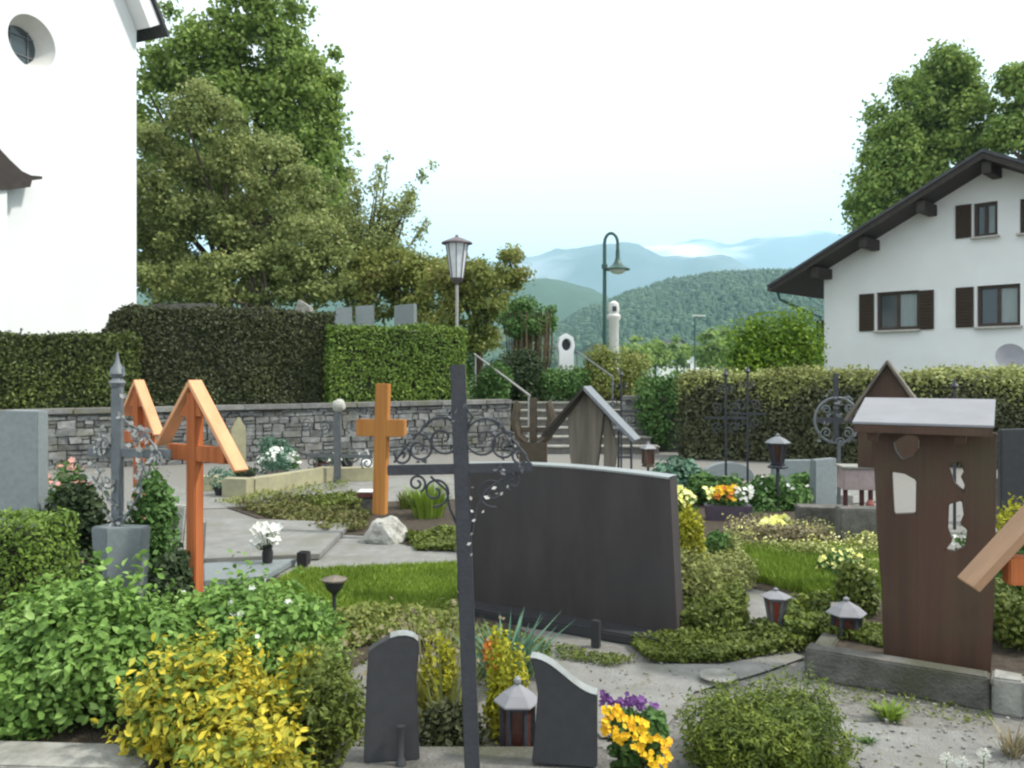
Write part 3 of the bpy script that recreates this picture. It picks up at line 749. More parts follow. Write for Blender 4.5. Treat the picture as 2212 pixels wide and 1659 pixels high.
# fan-shaped clipped tree
b = T(1147, 20); t = thing('fan_shaped_shrub', 'green topped upright shrub with bare brown stems below', 'shrub', b)
q = local(b, 1145, 680, 20); p, nn = blob_points(crown_clumps((q[0], 0, q[2] - .1), (.74, .7, .62), 30, .22, 3) + [(q[0], 0, q[2] - .15, .55, .55, .5)], 9000, 4, .5)
leaves_mesh('crown', p, nn, .085, L['herb'], t, .45, False, 4, .4, .7)
p, nn = blob_points([(0, 0, q[2] * .52, .62, .55, q[2] * .42), (0, 0, q[2] * .25, .5, .45, .4)], 2600, 8, .5, .3)
leaves_mesh('withered_foliage', p, nn, .07, L['reddish'], t, .3, False, 4, 0, .5)
mb = MB(); rnd = random.Random(3)
for i in range(60):
    a_ = rnd.uniform(0, 6.28); k = rnd.uniform(.15, .62); mb.tube([(math.cos(a_) * k * .45, math.sin(a_) * k * .45, 0), (math.cos(a_) * k * .9, math.sin(a_) * k * .9, 1.0), (math.cos(a_) * k, math.sin(a_) * k, q[2] + .05)], [.03, .02, .01], 5)
mb.build('stems', M['twig'], t)
bush('dark_shrub', 'dark low shrub beneath the fan shaped shrub, left of white shrine', (P(1120, 805, 18.9)[0], 18.9, .9), (1.0, .6, 1.35), 8000, .085, L['dark'], 31)
bush('green_shrub', 'green shrub at head of the steps behind the handrail', (P(1062, 805, 18.0)[0], 18.0, .9), (.55, .4, .95), 4200, .075, L['herb'], 32)
bush('dark_shrub', 'dark shrub low behind the steps, below the white shrine', (P(1215, 805, 18.6)[0], 18.6, .9), (.85, .45, .95), 5200, .075, L['herb'], 37)
bush('round_shrub', 'round olive green shrub at foot of the green swan neck lamp', (P(1328, 805, 18.9)[0], 18.9, .9), (1.0, .6, 1.42), 9000, .075, L['olive'], 33, 14)
bush('yellow_green_shrub', 'yellow green shrub between round shrub and long variegated hedge', (P(1440, 805, 17)[0], 17, 0), (.85, .6, 1.75), 6500, .08, L['herb'], 34)
bush('maple_bush', 'bright green rounded maple bush beside white house corner', (P(1672, 805, 22)[0], 22, 0), (1.6, 1.3, 3.55), 30000, .11, L['maple'], 35, 22, upbias=.6)
b = (P(1975, 805, 45)[0], 45, 0); cl = []
for (px, py, rx, rz_, n, s) in [(2040, 190, 1.9, 2.2, 26, 1), (1960, 260, 2.2, 2.4, 28, 2), (2090, 270, 1.9, 2.4, 24, 3), (1930, 380, 2.1, 2.2, 26, 4), (2050, 370, 3.0, 2.6, 30, 5), (1890, 450, 1.4, 1.4, 14, 6), (2010, 300, 2.6, 2.8, 36, 7), (2040, 150, 1.2, 1.2, 14, 8), (1950, 330, 2.2, 2.4, 24, 9)]:
    cl += crown_clumps(local(b, px, py, 45), (rx, 2.4, rz_), n, .78, s + 30)
tree('broadleaf_tree', 'big green tree rising behind the white house roof', b, 7, cl, 56000, .24, L['linden'], .5, 26, 12)
b = (P(2215, 805, 42)[0], 42, 0); cl = []
for (px, py, rx, rz_, n, s) in [(2190, 180, .45, 1.2, 10, 1), (2215, 250, 1.3, 1.5, 20, 2), (2180, 300, 1.3, 1.4, 16, 3), (2270, 300, 2.0, 2.5, 24, 4)]:
    cl += crown_clumps(local(b, px, py, 42), (rx, 1.5, rz_), n, .5, s + 40)
tree('conifer_tree', 'pointed green tree cut by the right frame edge', b, 7, cl, 16000, .22, L['linden'], .35, 27, 8)

# ------------------------------------------------------------------ white house (right)
HD = 27.0; HX = (1780 - CX) / F * HD
c7 = math.sqrt(.5)
def ft(px): r = (px - CX) / F; return (r * HD - HX) / (c7 * (1 + r))
def fz(px, py): return CH - (py - HY) * (HD - c7 * ft(px)) / F
hs = thing('white_house', 'white alpine house with dark overhanging roof and brown shutters', 'house', (HX, HD, 0), R(-45))
tA = ft(2150); zA = fz(2150, 358); zE = fz(1780, 586); W2 = 2 * tA
opens = []
wins = [(1893, 1985, 632, 714), (2110, 2204, 618, 706), (2103, 2155, 440, 513), (2203, 2290, 430, 505)]
rects = []
for (xa, xb, ya, yb) in wins:
    t0, t1 = ft(xa), ft(xb); z0, z1 = fz(xa, yb), fz(xa, ya); rects.append((t0, t1, z0, z1))
holes = [[(a_, c_), (b_, c_), (b_, d_), (a_, d_)] for a_, b_, c_, d_ in rects]
plate('gable_wall', [(0, 0), (W2, 0), (W2, zE), (tA, zA), (0, zE)], holes, .3, M['plaster2'], hs, .001, .15)
MB().prism([(0, 0), (W2, 0), (W2, zE), (tA, zA), (0, zE)], .31, 11).build('wall', M['plaster2'], hs)
for (t0, t1, z0, z1) in rects:
    mb = MB(); f = .09; y = .13
    mb.box(((t0 + t1) / 2, y, z0 + f / 2), (t1 - t0, .07, f)); mb.box(((t0 + t1) / 2, y, z1 - f / 2), (t1 - t0, .07, f))
    for x in ([t0 + f / 2, t1 - f / 2, (t0 + t1) / 2 if t1 - t0 < 1.3 else t0 + (t1 - t0) * .4]): mb.box((x, y + .001, (z0 + z1) / 2), (f, .074, z1 - z0 - 2 * f))
    wd = mb.build('window', M['wframe'], hs)
    MB().box(((t0 + t1) / 2, .16, (z0 + z1) / 2), (t1 - t0 - .02, .012, z1 - z0 - .02)).build('pane', M['pane'], wd)
    k = t0 + (t1 - t0) * .72
    mb = MB(); n = 16; aa, bb = t0 + (t1 - t0) * .5, t1 - .1
    for i in range(n): mb.box((aa + (bb - aa) * (i + .5) / n, .149 - (i % 2) * .003, (z0 + z1) / 2), ((bb - aa) / n + .002, .006, z1 - z0 - .2))
    mb.build('curtain', M['curtain'], wd)
    MB().box(((t0 + t1) / 2, -.06, z0 - .03), (t1 - t0 + .12, .20, .05)).build('sill', M['sill'], wd)
for (xa, xb, ya, yb) in [(1857, 1889, 636, 716), (1986, 2018, 628, 712), (2065, 2104, 622, 708), (2065, 2099, 445, 516), (2158, 2180, 436, 508)][:4]:
    t0, t1 = ft(xa), ft(xb); z0, z1 = fz(xa, yb), fz(xa, ya)
    mb = MB(); mb.box(((t0 + t1) / 2, -.035, (z0 + z1) / 2), (t1 - t0, .04, z1 - z0))
    for k in range(12): mb.box(((t0 + t1) / 2, -.06, z0 + (z1 - z0) * (k + .5) / 12), (t1 - t0 - .1, .02, (z1 - z0) / 20), rx=.4)
    mb.build('shutter', M['shutter'], hs, bevel=.006)
# roof: two slopes with a deep verge and eaves
sl2 = math.atan2(zA - zE, tA); OV, EV = 1.15, 1.22
def slope_piece(s0, s1, y0, y1, o0, o1, name, mat, side):
    """side -1 left slope, +1 right; s measured from the ridge down the slope horizontally"""
    mb = MB()
    def pt(s, o): return (tA + side * (s + math.sin(sl2) * o), zA - s * math.tan(sl2) + math.cos(sl2) * o)
    mb.prism([pt(s0, o0) if s0 > 0 else (tA, zA + o0 / math.cos(sl2)), pt(s1, o0), pt(s1, o1), pt(s0, o1) if s0 > 0 else (tA, zA + o1 / math.cos(sl2))], y0, y1)
    return mb.build(name, mat, hs)
for sd_ in (-1, 1):
    slope_piece(0, tA + EV, -OV, 11.5, .0, .15, 'soffit', M['fascia'], sd_)
    slope_piece(0, tA + EV + .05, -OV - .04, 11.6, .155, .24, 'roof', M['rooftile'], sd_)
for px_ in (1790, 1892, 2015, 2154, 2300):
    tt = ft(px_); s_ = abs(tt - tA); z = zA - s_ * math.tan(sl2)
    MB().box((tt, -.48, z - .20), (.24, 1.1, .32)).build('purlin', M['fascia'], hs, bevel=.01)
ex = -EV - .1; ez = zE - EV * math.tan(sl2) + .05
gt = MB().tube([(ex, -OV, ez), (ex, 11.4, ez)], .07, 10).build('gutter', M['rooftile'], hs, smooth=True)
MB().tube([(ex, -.6, ez), (ex + .1, -.6, ez - .3), (-.45, -.15, ez - .75), (-.1, -.08, ez - .9), (-.1, -.08, 0)], .05, 8).build('downpipe', M['lampgreen'], gt, smooth=True)
MB().box((-.16, .35, 1.7), (.3, .5, 3.2)).build('corner_boarding', M['fascia'], hs, bevel=.01)
# satellite dish in front of the house
q = P(2182, 772, 20.5); t = thing('satellite_dish', 'round grey satellite dish standing in front of the white house', 'satellite dish', (q.x, q.y, 0), R(-20))
mb = MB(); mb.lathe([(.0, 0), (.12, .008), (.24, .03), (.33, .06), (.335, .065), (.24, .04), (.12, .018), (.0, .01)], n=28)
o = mb.build('dish', M['dish'], t, smooth=True); o.location = (0, 0, q.z); o.rotation_euler = (R(72), 0, 0)
MB().tube([(0, .05, 0), (0, .05, q.z)], .03, 8).build('mast', M['pole'], t, smooth=True)
MB().tube([(0, 0, q.z - .3), (0, -.35, q.z - .08)], .012, 6).build('feed_arm', M['pole'], t)

# long variegated hedge
q1 = P(1478, 805, 15.4); q2 = P(2330, 805, 13.6)
hedge('long variegated hedge with pale yellow top in front of house', (q1.x, q1.y), (q2.x, q2.y), 0, 1.56, .8, 1500, .08, L['lower'], 9, loose=.055, und=.04, name='variegated_hedge', lit_newgrowth=L['varieg'])

# ------------------------------------------------------------------ lamps
q = P(987, 700, 18.0); t = thing('lantern_lamp', 'street lamp with tapered white glass lantern and flat cap', 'street lamp', (q.x, q.y, .95))
zb, zt = P(0, 605, 18).z - .95, P(0, 530, 18).z - .95
MB().tube([(0, 0, 0), (0, 0, zb - .1)], .035, 10).build('pole', M['pole'], t, smooth=True)
MB().lathe([(.03, 0), (.05, .05), (.12, .1), (.15, .16), (.13, .17)], (0, 0, zb - .12), 16).build('lantern_base', M['lampmetal'], t, smooth=True)
g = MB().lathe([(.13, 0), (.235, zt - zb)], (0, 0, zb + .03), 8).build('glass', M['whiteglass'], t)
mb = MB()
for k in range(8):
    a_ = k * math.pi / 4; mb.beam((.135 * math.cos(a_), .135 * math.sin(a_), zb + .03), (.243 * math.cos(a_), .243 * math.sin(a_), zt + .03), .018, .018)
mb.build('ribs', M['lampmetal'], t)
MB().lathe([(.26, 0), (.34, .0), (.33, .03), (.12, .12), (.05, .14), (.03, .19), (.0, .2)], (0, 0, zt + .035), 20).build('cap', M['lampmetal'], t, smooth=True)
q = P(1306, 700, 21.0); t = thing('swan_neck_lamp', 'dark green street lamp with curved neck and bell shade', 'street lamp', (q.x, q.y, 0))
z1 = P(0, 525, 21).z; r_ = .165
MB().tube([(0, 0, 0), (0, 0, 1), (0, 0, z1)] + [(r_ - r_ * math.cos(a_), 0, z1 + r_ * 1.5 * math.sin(a_)) for a_ in [math.pi * k / 10 for k in range(1, 11)]] + [(2 * r_, 0, z1 - .25)], [.06, .055, .045] + [.04] * 11, 10).build('pole', M['lampgreen'], t, smooth=True)
MB().lathe([(.075, 0), (.075, .1)], (0, 0, P(0, 580, 21).z), 12).build('collar', M['lampgreen'], t)
MB().lathe([(.05, .0), (.055, -.2), (.09, -.3), (.17, -.4), (.31, -.47), (.31, -.5), (.28, -.5)][::-1], (2 * r_, 0, z1 - .18), 18).build('shade', M['lampgreen'], t, smooth=True)
MB().lathe([(.01, -.13), (.12, -.11), (.2, -.05), (.22, 0)], (2 * r_, 0, z1 - .66), 16).build('glass', M['whiteglass'], t, smooth=True)
q = P(1501, 700, 70.0); t = thing('far_street_light', 'thin far street light with flat white head above village', 'street light', (q.x, q.y, 0))
MB().tube([(0, 0, 0), (0, 0, 6.2), (.25, 0, 6.3)], .06, 8).build('pole', M['lampgreen'], t)
MB().box((.35, 0, 6.38), (1.1, .3, .12)).build('lamp_head', M['white'], t, bevel=.03)

# white shrines and stones near the lamps
q = P(1222, 792, 19.5); t = thing('wayside_shrine', 'small white shrine with pointed top and dark round niche', 'shrine', (q.x, q.y, .9), .1)
hh = P(0, 720, 19.5).z - .9
ring = [(.0 + .11 * math.cos(k * math.pi / 12), hh - .27 + .14 * math.sin(k * math.pi / 12)) for k in range(24)]
plate('body', [(-.22, 0), (.22, 0), (.18, .1), (.17, hh - .45), (.2, hh - .3), (.16, hh - .1), (0, hh), (-.16, hh - .1), (-.2, hh - .3), (-.17, hh - .45), (-.18, .1)], [ring], .24, M['plaster'], t, .01)
MB().box((0, .08, hh - .27), (.3, .05, .34)).build('niche', M['iron'], t)
q = P(1326, 735, 20.3); t = thing('white_column', 'slim white stone column with rounded head by green lamp', 'monument', (q.x, q.y, .5))
hh = P(0, 650, 20.3).z - .5
MB().lathe([(.2, 0), (.2, .2), (.13, .25), (.12, hh - .5), (.17, hh - .42), (.17, hh - .36), (.12, hh - .32), (.14, hh - .2), (.12, hh - .06), (.03, hh)], n=14).build('shaft', M['reveal'], t, smooth=True)
MB().box((0, -.12, hh - .2), (.1, .06, .12)).build('niche', M['iron'], t)

def headstone(label, px, ybase, ytop, d, w_, th, mat, rz=0, top='flat', z0=None, group=None, name='headstone'):
    q = P(px, ybase, d); zb_ = q.z if z0 is None else z0; h = P(0, ytop, d).z - zb_
    if top == 'round': ol = [(-w_ / 2, 0), (w_ / 2, 0)] + [(w_ / 2 * math.cos(a_), h - w_ * .3 + w_ * .3 * math.sin(a_)) for a_ in [math.pi * k / 14 for k in range(15)]]
    elif top == 'point': ol = [(-w_ / 2, 0), (w_ / 2, 0), (w_ / 2, h * .8), (0, h), (-w_ / 2, h * .8)]
    elif top == 'rock': ol = [(-w_ / 2, 0), (w_ / 2, 0), (w_ * .45, h * .55), (w_ * .25, h * .93), (-.1 * w_, h), (-w_ * .4, h * .7)]
    else: ol = [(-w_ / 2, 0), (w_ / 2, 0), (w_ / 2, h), (-w_ / 2, h * .985)]
    o = plate(name, ol, [], th, mat, None, .012); o.location = (q.x, q.y, zb_); o.rotation_euler = (0, 0, rz)
    return tag(o, label, 'gravestone', group)
gs = 'gravestones rising behind the fresh green hedge'
headstone('pale gravestone, left one of the close pair above the fresh green hedge', 742, 720, 663, 20.5, .42, .15, M['granite'], .2, 'flat', .95, gs)
headstone('pale gravestone, right one of the close pair above the fresh green hedge', 788, 720, 659, 20.8, .46, .15, M['granite'], .1, 'flat', .95, gs)
headstone('pale gravestone standing alone, right of the pair above the hedge', 876, 720, 657, 20.3, .52, .2, M['granite'], -.3, 'flat', .95, gs)
headstone('rough boulder gravestone peeping over the tallest hedge under trees', 655, 700, 648, 21, .8, .4, M['concretelight'], 0, 'rock', .95)
headstone('low wide grey stone seen over the tallest hedge, left part', 400, 700, 655, 21, 1.5, .3, M['concrete'], .1, 'flat', .95)

# ================================================================== GRAVES, middle distance left
# paving and beds
patch('path', [(430, 1120), (760, 1128), (800, 1165), (985, 1180), (985, 1232), (560, 1245), (440, 1260)], M['slabs'], .006)
patch('path', [(350, 1050), (520, 1062), (735, 1038), (1000, 1030), (1000, 1078), (520, 1098), (360, 1102)], M['slabs'], .006)
patch('soil', [(-200, 1180), (430, 1130), (430, 1300), (560, 1250), (985, 1232), (985, 1290), (1200, 1400), (800, 1420), (400, 1700), (-200, 1700)], M['soil'], .010)
patch('soil', [(490, 1098), (985, 1080), (985, 1195), (880, 1180), (800, 1160), (640, 1150)], M['soil'], .012)
patch('lawn', [(640, 1246), (985, 1226), (985, 1325), (850, 1345), (640, 1345), (560, 1290)], M['turf'], .016)
grass('grass', [(640, 1240), (985, 1225), (1000, 1330), (850, 1345), (640, 1350), (560, 1290)], 26000, .06, L['grass'], 2)
cover('groundcover', [(500, 1096), (620, 1080), (790, 1075), (800, 1120), (790, 1150), (700, 1160), (640, 1140)], 5200, .10, .05, L['reddish'], 3)
cover('groundcover', [(640, 1092), (790, 1080), (800, 1100), (700, 1108)], 1500, .16, .05, L['moss'], 13)
cover('groundcover', [(870, 1165), (985, 1150), (985, 1195), (900, 1192)], 2000, .10, .045, L['moss'], 4)
def tuft(name, label, px, py, n, h, r, mat, seed=1, lean=.45, wd=.012, flowers=None, cat='plant', d=None, z=0):
    c = G(px, py, z) if d is None else P(px, py, d); t = thing(name, label, cat, c)
    rnd = random.Random(seed); mb = MB(); tips = []
    for i in range(n):
        a_ = rnd.uniform(0, 6.28); rr = r * rnd.uniform(0, .35); hh = h * rnd.uniform(.55, 1.1); ln = lean * rnd.uniform(.2, 1.2) * h
        b0 = Vector((math.cos(a_) * rr, math.sin(a_) * rr, 0)); dr = Vector((math.cos(a_), math.sin(a_), 0)); sd2 = Vector((-dr.y, dr.x, 0)) * wd * rnd.uniform(.7, 1.2)
        m_ = b0 + dr * ln * .35 + Vector((0, 0, hh * .6)); e = b0 + dr * ln + Vector((0, 0, hh))
        o = len(mb.v); mb.v += [b0 - sd2 * .6, b0 + sd2 * .6, m_ + sd2, m_ - sd2, e]; mb.f += [(o, o + 1, o + 2, o + 3), (o + 3, o + 2, o + 4)]; tips.append(e)
    mb.v = [tuple(v) for v in mb.v]
    me = bpy.data.meshes.new('leaves'); me.from_pydata(mb.v, [], mb.f); me.update(); me.materials.append(mat)
    ob = bpy.data.objects.new('leaves', me); col.objects.link(ob); ob.parent = t
    if flowers:
        fm, fn, fs = flowers; flower_heads('blossoms', rnd.sample(tips, min(fn, len(tips))), fs, fm, t, seed)
    return t
cover('groundcover', [(640, 1345), (985, 1330), (1010, 1420), (800, 1400), (700, 1420)], 4200, .14, .035, L['olive'], 14)
cover('groundcover', [(1000, 1380), (1190, 1400), (1190, 1470), (1000, 1480)], 2200, .10, .03, L['moss'], 15)
cover('groundcover', [(1620, 1130), (1720, 1140), (1890, 1165), (1640, 1175), (1560, 1160)], 2600, .16, .03, L['dry'], 16)
cover('groundcover', [(1440, 1200), (1590, 1200), (1640, 1270), (1600, 1300), (1460, 1290)], 5200, .20, .035, L['varieg'], 17)
cover('leaf_litter', [(1200, 1430), (1700, 1420), (1760, 1520), (2212, 1560), (2212, 1680), (1850, 1680), (1300, 1600)], 170, .016, .018, L['dry'], 18, zb=.014)
cover('weeds', [(1760, 1470), (2140, 1540), (2150, 1575), (1780, 1510)], 500, .03, .018, L['moss'], 19)
cover('groundcover', [(1755, 1385), (1905, 1400), (1908, 1440), (1780, 1412)], 2200, .07, .028, L['moss'], 20, zb=.09)
cover('groundcover', [(1200, 1405), (1380, 1435), (1330, 1450), (1200, 1430)], 900, .05, .02, L['moss'], 31, zb=.01)
cover('groundcover', [(1600, 1100), (1720, 1075), (1740, 1100), (1620, 1130)], 1200, .12, .03, L['herb'], 32)
cover('groundcover', [(460, 1085), (740, 1046), (760, 1056), (500, 1098)], 900, .10, .04, L['olive'], 33)
tuft('iris_clump', 'fresh green upright leaf clump right of the amber cross', 925, 1118, 260, .36, .5, L['grass'], 3, .5, .014)
tuft('green_clump', 'low green leaf clump behind the white rock', 880, 1100, 120, .22, .3, L['moss'], 4, .6, .012)

# wooden crosses with little roofs
def roofed_cross(label, base, rz, h, wl, wr, drop_l, drop_r, depth, post=.10, bar_z=1.06, bar_l=.27, bar_r=.35, mat='orange', roofm='orangeroof', th=.028, panel=False):
    t = thing('roofed_cross', label, 'grave cross', base, rz, None)
    MB().box((0, 0, (h - .04) / 2), (post, .07, h - .04)).build('post', M[mat], t, bevel=.006)
    MB().box(((bar_r - bar_l) / 2, -.0, bar_z), (bar_l + bar_r, .062, .105)).build('crossbar', M[mat], t, bevel=.005)
    a = (0, 0, h); 
    for sgn, w_, dr in ((-1, wl, drop_l), (1, wr, drop_r)):
        mb = MB(); s = math.atan2(dr, w_); nx, nz_ = sgn * math.sin(s) * th, math.cos(s) * th
        mb.prism([(0, h), (sgn * w_, h - dr), (sgn * w_ + nx, h - dr + nz_), (0, h + th / math.cos(s))], -depth / 2, depth / 2)
        mb.build('roof_board', M[roofm], t, bevel=.003)
    if panel:
        MB().prism([(-wl * .8, h - drop_l * .95), (wr * .8, h - drop_r * .95), (0, h - .06)], .01, .035).build('back_panel', M[mat], t)
    MB().prism([(-.12, h - .2), (.12, h - .2), (0, h - .02)], -.03, .02).build('gable_block', M[mat], t)
    return t
q = G(421, 1319); roofed_cross('tall orange wooden grave cross with pitched board roof, nearer of the two', (q.x, q.y, 0), R(-34), 1.51, .36, .47, .42, .55, .105)
q = P(300, 1190, 7.7); roofed_cross('orange roofed grave cross farther back, left of the tall one', (q.x, q.y, 0), R(-38), 1.49, .24, .34, .30, .46, .10, .09, 1.0, .25, .25, panel=True)
q = P(2362, 1700, 3.05); roofed_cross('orange roofed grave cross cut by the right frame edge', (q.x, q.y, 0), R(-8), 1.30, .42, .42, .50, .50, .16, .09, .87, .30, .30, roofm='tanboard')

# amber cross on the white rock
q = G(826, 1165); t = thing('plain_cross', 'plain amber wooden cross leaning slightly on a white rock', 'grave cross', (q.x, q.y, .0), R(-16))
MB().beam((-.025, 0, .24), (.01, 0, 1.495), .13, .08, (0, 1, 0)).build('post', M['amber'], t, bevel=.006)
MB().box((-.01, -.004, 1.07), (.5, .075, .165)).build('crossbar', M['amber'], t, bevel=.006)
q = G(832, 1172); t = MB().rock((0, 0, .09), (.35, .28, .29), 5, .2).build('white_rock', M['whitestone'], None, loc=(q.x, q.y, 0)); tag(t, 'white boulder at foot of the plain amber cross', 'rock')
q = G(800, 1112); t = thing('grave_lantern', 'small box with flat red brown lid behind the white rock', 'lantern', (q.x, q.y, 0))
MB().box((0, 0, .1), (.16, .16, .2)).build('body', M['concrete'], t, bevel=.01); MB().box((0, 0, .235), (.26, .22, .06)).build('lid', M['redpot'], t, bevel=.01); MB().box((0, 0, .27), (.25, .21, .01)).build('lid_top', M['white'], t)

# grey iron cross on a folded stone base
q = G(262, 1320); gx = thing('iron_cross', 'grey iron grave cross with spear tip and silvery scrolls', 'grave cross', (q.x, q.y, 0), R(-14))
bx = (q.x, q.y)
zt = P(0, 830, q.y).z; zz = lambda py: P(0, py, q.y).z; xx = lambda px: (px - 253) * q.y / F
MB().box((-.03, 0, (zt + .5) / 2), (.075, .045, zt - .5)).build('post', M['ironpale'], gx, bevel=.006)
MB().box((.06, .004, zz(978)), (.64, .03, .06)).build('crossbar', M['ironpale'], gx, bevel=.005)
mb = MB(); z0 = zt
mb.lathe([(.04, 0), (.055, .03), (.03, .06), (.05, .09), (.035, .13), (.015, .17), (.004, .24)], (-.03, 0, z0 - .02), 10)
for s_ in (-1, 1): mb.tube([(-.03, 0, z0 + .03), (-.03 + s_ * .045, 0, z0 + .06), (-.03 + s_ * .05, 0, z0 + .12)], [.014, .014, .004], 6)
mb.build('finial', M['ironpale'], gx, smooth=True)
def spiral(cx, cz, r0, r1, a0, turns, y=0, n=26):
    return [(cx + (r0 + (r1 - r0) * k / n) * math.cos(a0 + turns * 2 * math.pi * k / n), y, cz + (r0 + (r1 - r0) * k / n) * math.sin(a0 + turns * 2 * math.pi * k / n)) for k in range(n + 1)]
def leafy(mb, pts, s, rnd):
    for p in pts:
        a_ = rnd.uniform(0, 6.28); d = Vector((math.cos(a_), rnd.uniform(-.4, .1), math.sin(a_))).normalized(); e = Vector((-d.z, 0, d.x)); p = Vector(p); k = s * rnd.uniform(.7, 1.3)
        mb.add([p, p + d * k * .5 + e * k * .28 + Vector((0, -.004, 0)), p + d * k, p + d * k * .5 - e * k * .28 + Vector((0, .004, 0))], [(0, 1, 2, 3)])
rnd = random.Random(2)
mb = MB(); vine = []
for pts in [[(265, 905), (300, 925), (330, 945), (345, 960)], [(190, 1030), (205, 1050), (230, 1075), (245, 1090)], [(268, 860), (262, 900), (290, 920), (320, 930), (350, 970)], [(200, 975), (215, 950), (210, 930)],
            [(262, 1130), (290, 1090), (310, 1060), (312, 1030)], [(270, 1110), (240, 1125), (225, 1110)], [(310, 975), (318, 1010), (300, 1050)], [(190, 1000), (210, 1020), (200, 1040)], [(320, 940), (300, 945), (290, 960)]]:
    pp = [(xx(x), -.035, zz(y)) for x, y in pts]; mb.tube(pp, .007, 6); vine += pp
for (x, y, r_) in [(215, 960, 22), (310, 1010, 22), (300, 935, 18), (225, 1040, 18), (345, 985, 16)]:
    sp = spiral(xx(x), zz(y), .006, r_ * q.y / F, random.random() * 6, 1.4, -.03); mb.tube(sp, .006, 6); vine += sp[::6]
mb.build('scrollwork', M['ironpale'], gx, smooth=True)
mb = MB(); leafy(mb, vine * 3, .045, rnd); mb.build('leaf_ornament', M['silver'], gx)
t = thing('folded_base_stone', 'grey stone block shaped like an open book under the iron cross', 'gravestone', (bx[0] - .01, bx[1] - .02, 0), R(-10))
mb = MB(); mb.slab([(-.19, -.02), (0.0, -.13), (.185, -.01), (.16, .12), (-.17, .12)], 0, .585)
for i, v in enumerate(mb.v):
    k = .8 + .2 * v[2] / .58; mb.v[i] = (v[0] * k, v[1], v[2] - (.02 if abs(v[0]) > .1 and v[2] > .5 else 0))
mb.build('block', M['granite'], t, bevel=.008)
# pale grey stele at the left edge
q = P(30, 1200, 5.9); w_ = .62
o = plate('granite_stele', [(-.42, 0), (.20, 0), (.20, 1.33), (-.02, 1.335), (-.12, 1.30), (-.3, 1.29), (-.42, 1.20)], [], .16, M['granite'], None, .008)
o.location = (q.x, q.y, 0); o.rotation_euler = (0, 0, R(4)); tag(o, 'smooth pale grey stele cut by the left frame edge', 'gravestone')
# clipped box hedge corner and lantern at frame edge
q = P(-40, 1400, 4.35); hedge('small clipped green box hedge at left frame edge', (q.x - .25, q.y), (P(72, 0, 4.35).x, q.y), 0, .80, .45, 6000, .03, L['thujagreen'], 12, und=.012, loose=.014, name='box_hedge')

def lantern(label, base, h, w_, roofm, glassm, framem, rz=0, n=4, foot=.1, group='grave lanterns', roofh=.28, kind_='box'):
    """small grave lantern: foot, framed glass, pyramid roof, knob"""
    t = thing('grave_lantern', label, 'lantern', base, rz, group)
    zb_ = h * foot; zt_ = h * (1 - roofh); rt = w_ / 2; rot = math.pi / n
    MB().lathe([(rt * .85, 0), (rt * .9, zb_ * .5), (rt * .6, zb_), (rt * .75, zb_ * 1.2)], (0, 0, 0), n, rot).build('foot', framem, t, bevel=.002)
    low, up = (rt * .72, rt * .74) if kind_ == 'box' else (rt * .42, rt * .78)
    MB().lathe([(low * .93, zb_ * 1.1), (up * .93, zt_)], (0, 0, 0), n, rot).build('glass', glassm, t)
    mb = MB()
    for k in range(n):
        a_ = rot + k * 2 * math.pi / n
        mb.beam((low * math.cos(a_), low * math.sin(a_), zb_ * 1.1), (up * math.cos(a_), up * math.sin(a_), zt_), .1 * w_, .1 * w_)
    for z_, r_ in ((zb_ * 1.3, low * 1.02), (zt_ - .01, up * 1.03)):
        for k in range(n):
            a_ = rot + k * 2 * math.pi / n; b_ = a_ + 2 * math.pi / n
            mb.beam((r_ * math.cos(a_), r_ * math.sin(a_), z_), (r_ * math.cos(b_), r_ * math.sin(b_), z_), .06 * w_, .08 * w_)
    mb.build('frame', framem, t)
    rr = rt * 1.12
    MB().lathe([(rr, 0), (rr * 1.02, h * .015), (rr * .62, h * roofh * .42), (rr * .16, h * roofh * .72), (rr * .05, h * roofh * .75)], (0, 0, zt_), n, rot).build('roof', roofm, t, bevel=.002)
    MB().lathe([(.03 * w_, 0), (.09 * w_, h * .03), (.08 * w_, h * .06), (.0, h * .09)], (0, 0, zt_ + h * roofh * .7), 8).build('knob', roofm, t, smooth=True)
    return t
q = P(0, 1500, 4.0); lantern('lantern with blue grey roof cut by left frame edge', (q.x - .03, q.y, .0), .36, .20, M['zinc'], M['brownglass'], M['ironold'], .5, 6)

# dark shrubs around the iron cross
bush('dark_rhododendron', 'dark glossy shrub left of the grey iron cross', (P(170, 0, 5.9).x, 5.9, 0), (.33, .35, .95), 3800, .06, L['dark'], 41, fine=True)
bush('dark_conifer_shrub', 'dark green shrub between iron cross and orange cross', (P(330, 0, 6.2).x, 6.2, 0), (.26, .3, .98), 3200, .055, L['herb'], 42)
bush('dark_azalea', 'dark brownish shrub at foot of the grey stele', (P(120, 0, 5.0).x, 5.0, 0), (.32, .3, .62), 3600, .045, L['dark'], 43, flowers=(L['fpink'], 10, .02, .4))
bush('dark_yew', 'dark shrub directly left of the orange cross post', (P(365, 0, 5.35).x, 5.35, 0), (.18, .22, .48), 1800, .045, L['dark'], 44)
bush('pale_leaved_shrub', 'small pale leaved shrub beside the clipped box hedge', (P(100, 0, 4.6).x, 4.6, 0), (.14, .15, .42), 900, .045, L['varieg'], 45)
bush('pink_flowering_shrub', 'small shrub with pink blossom before the stone wall at left', (P(145, 0, 8.6).x, 8.6, 0), (.35, .3, .75), 1500, .05, L['herb'], 46, flowers=(L['fpink'], 40, .05, .5))
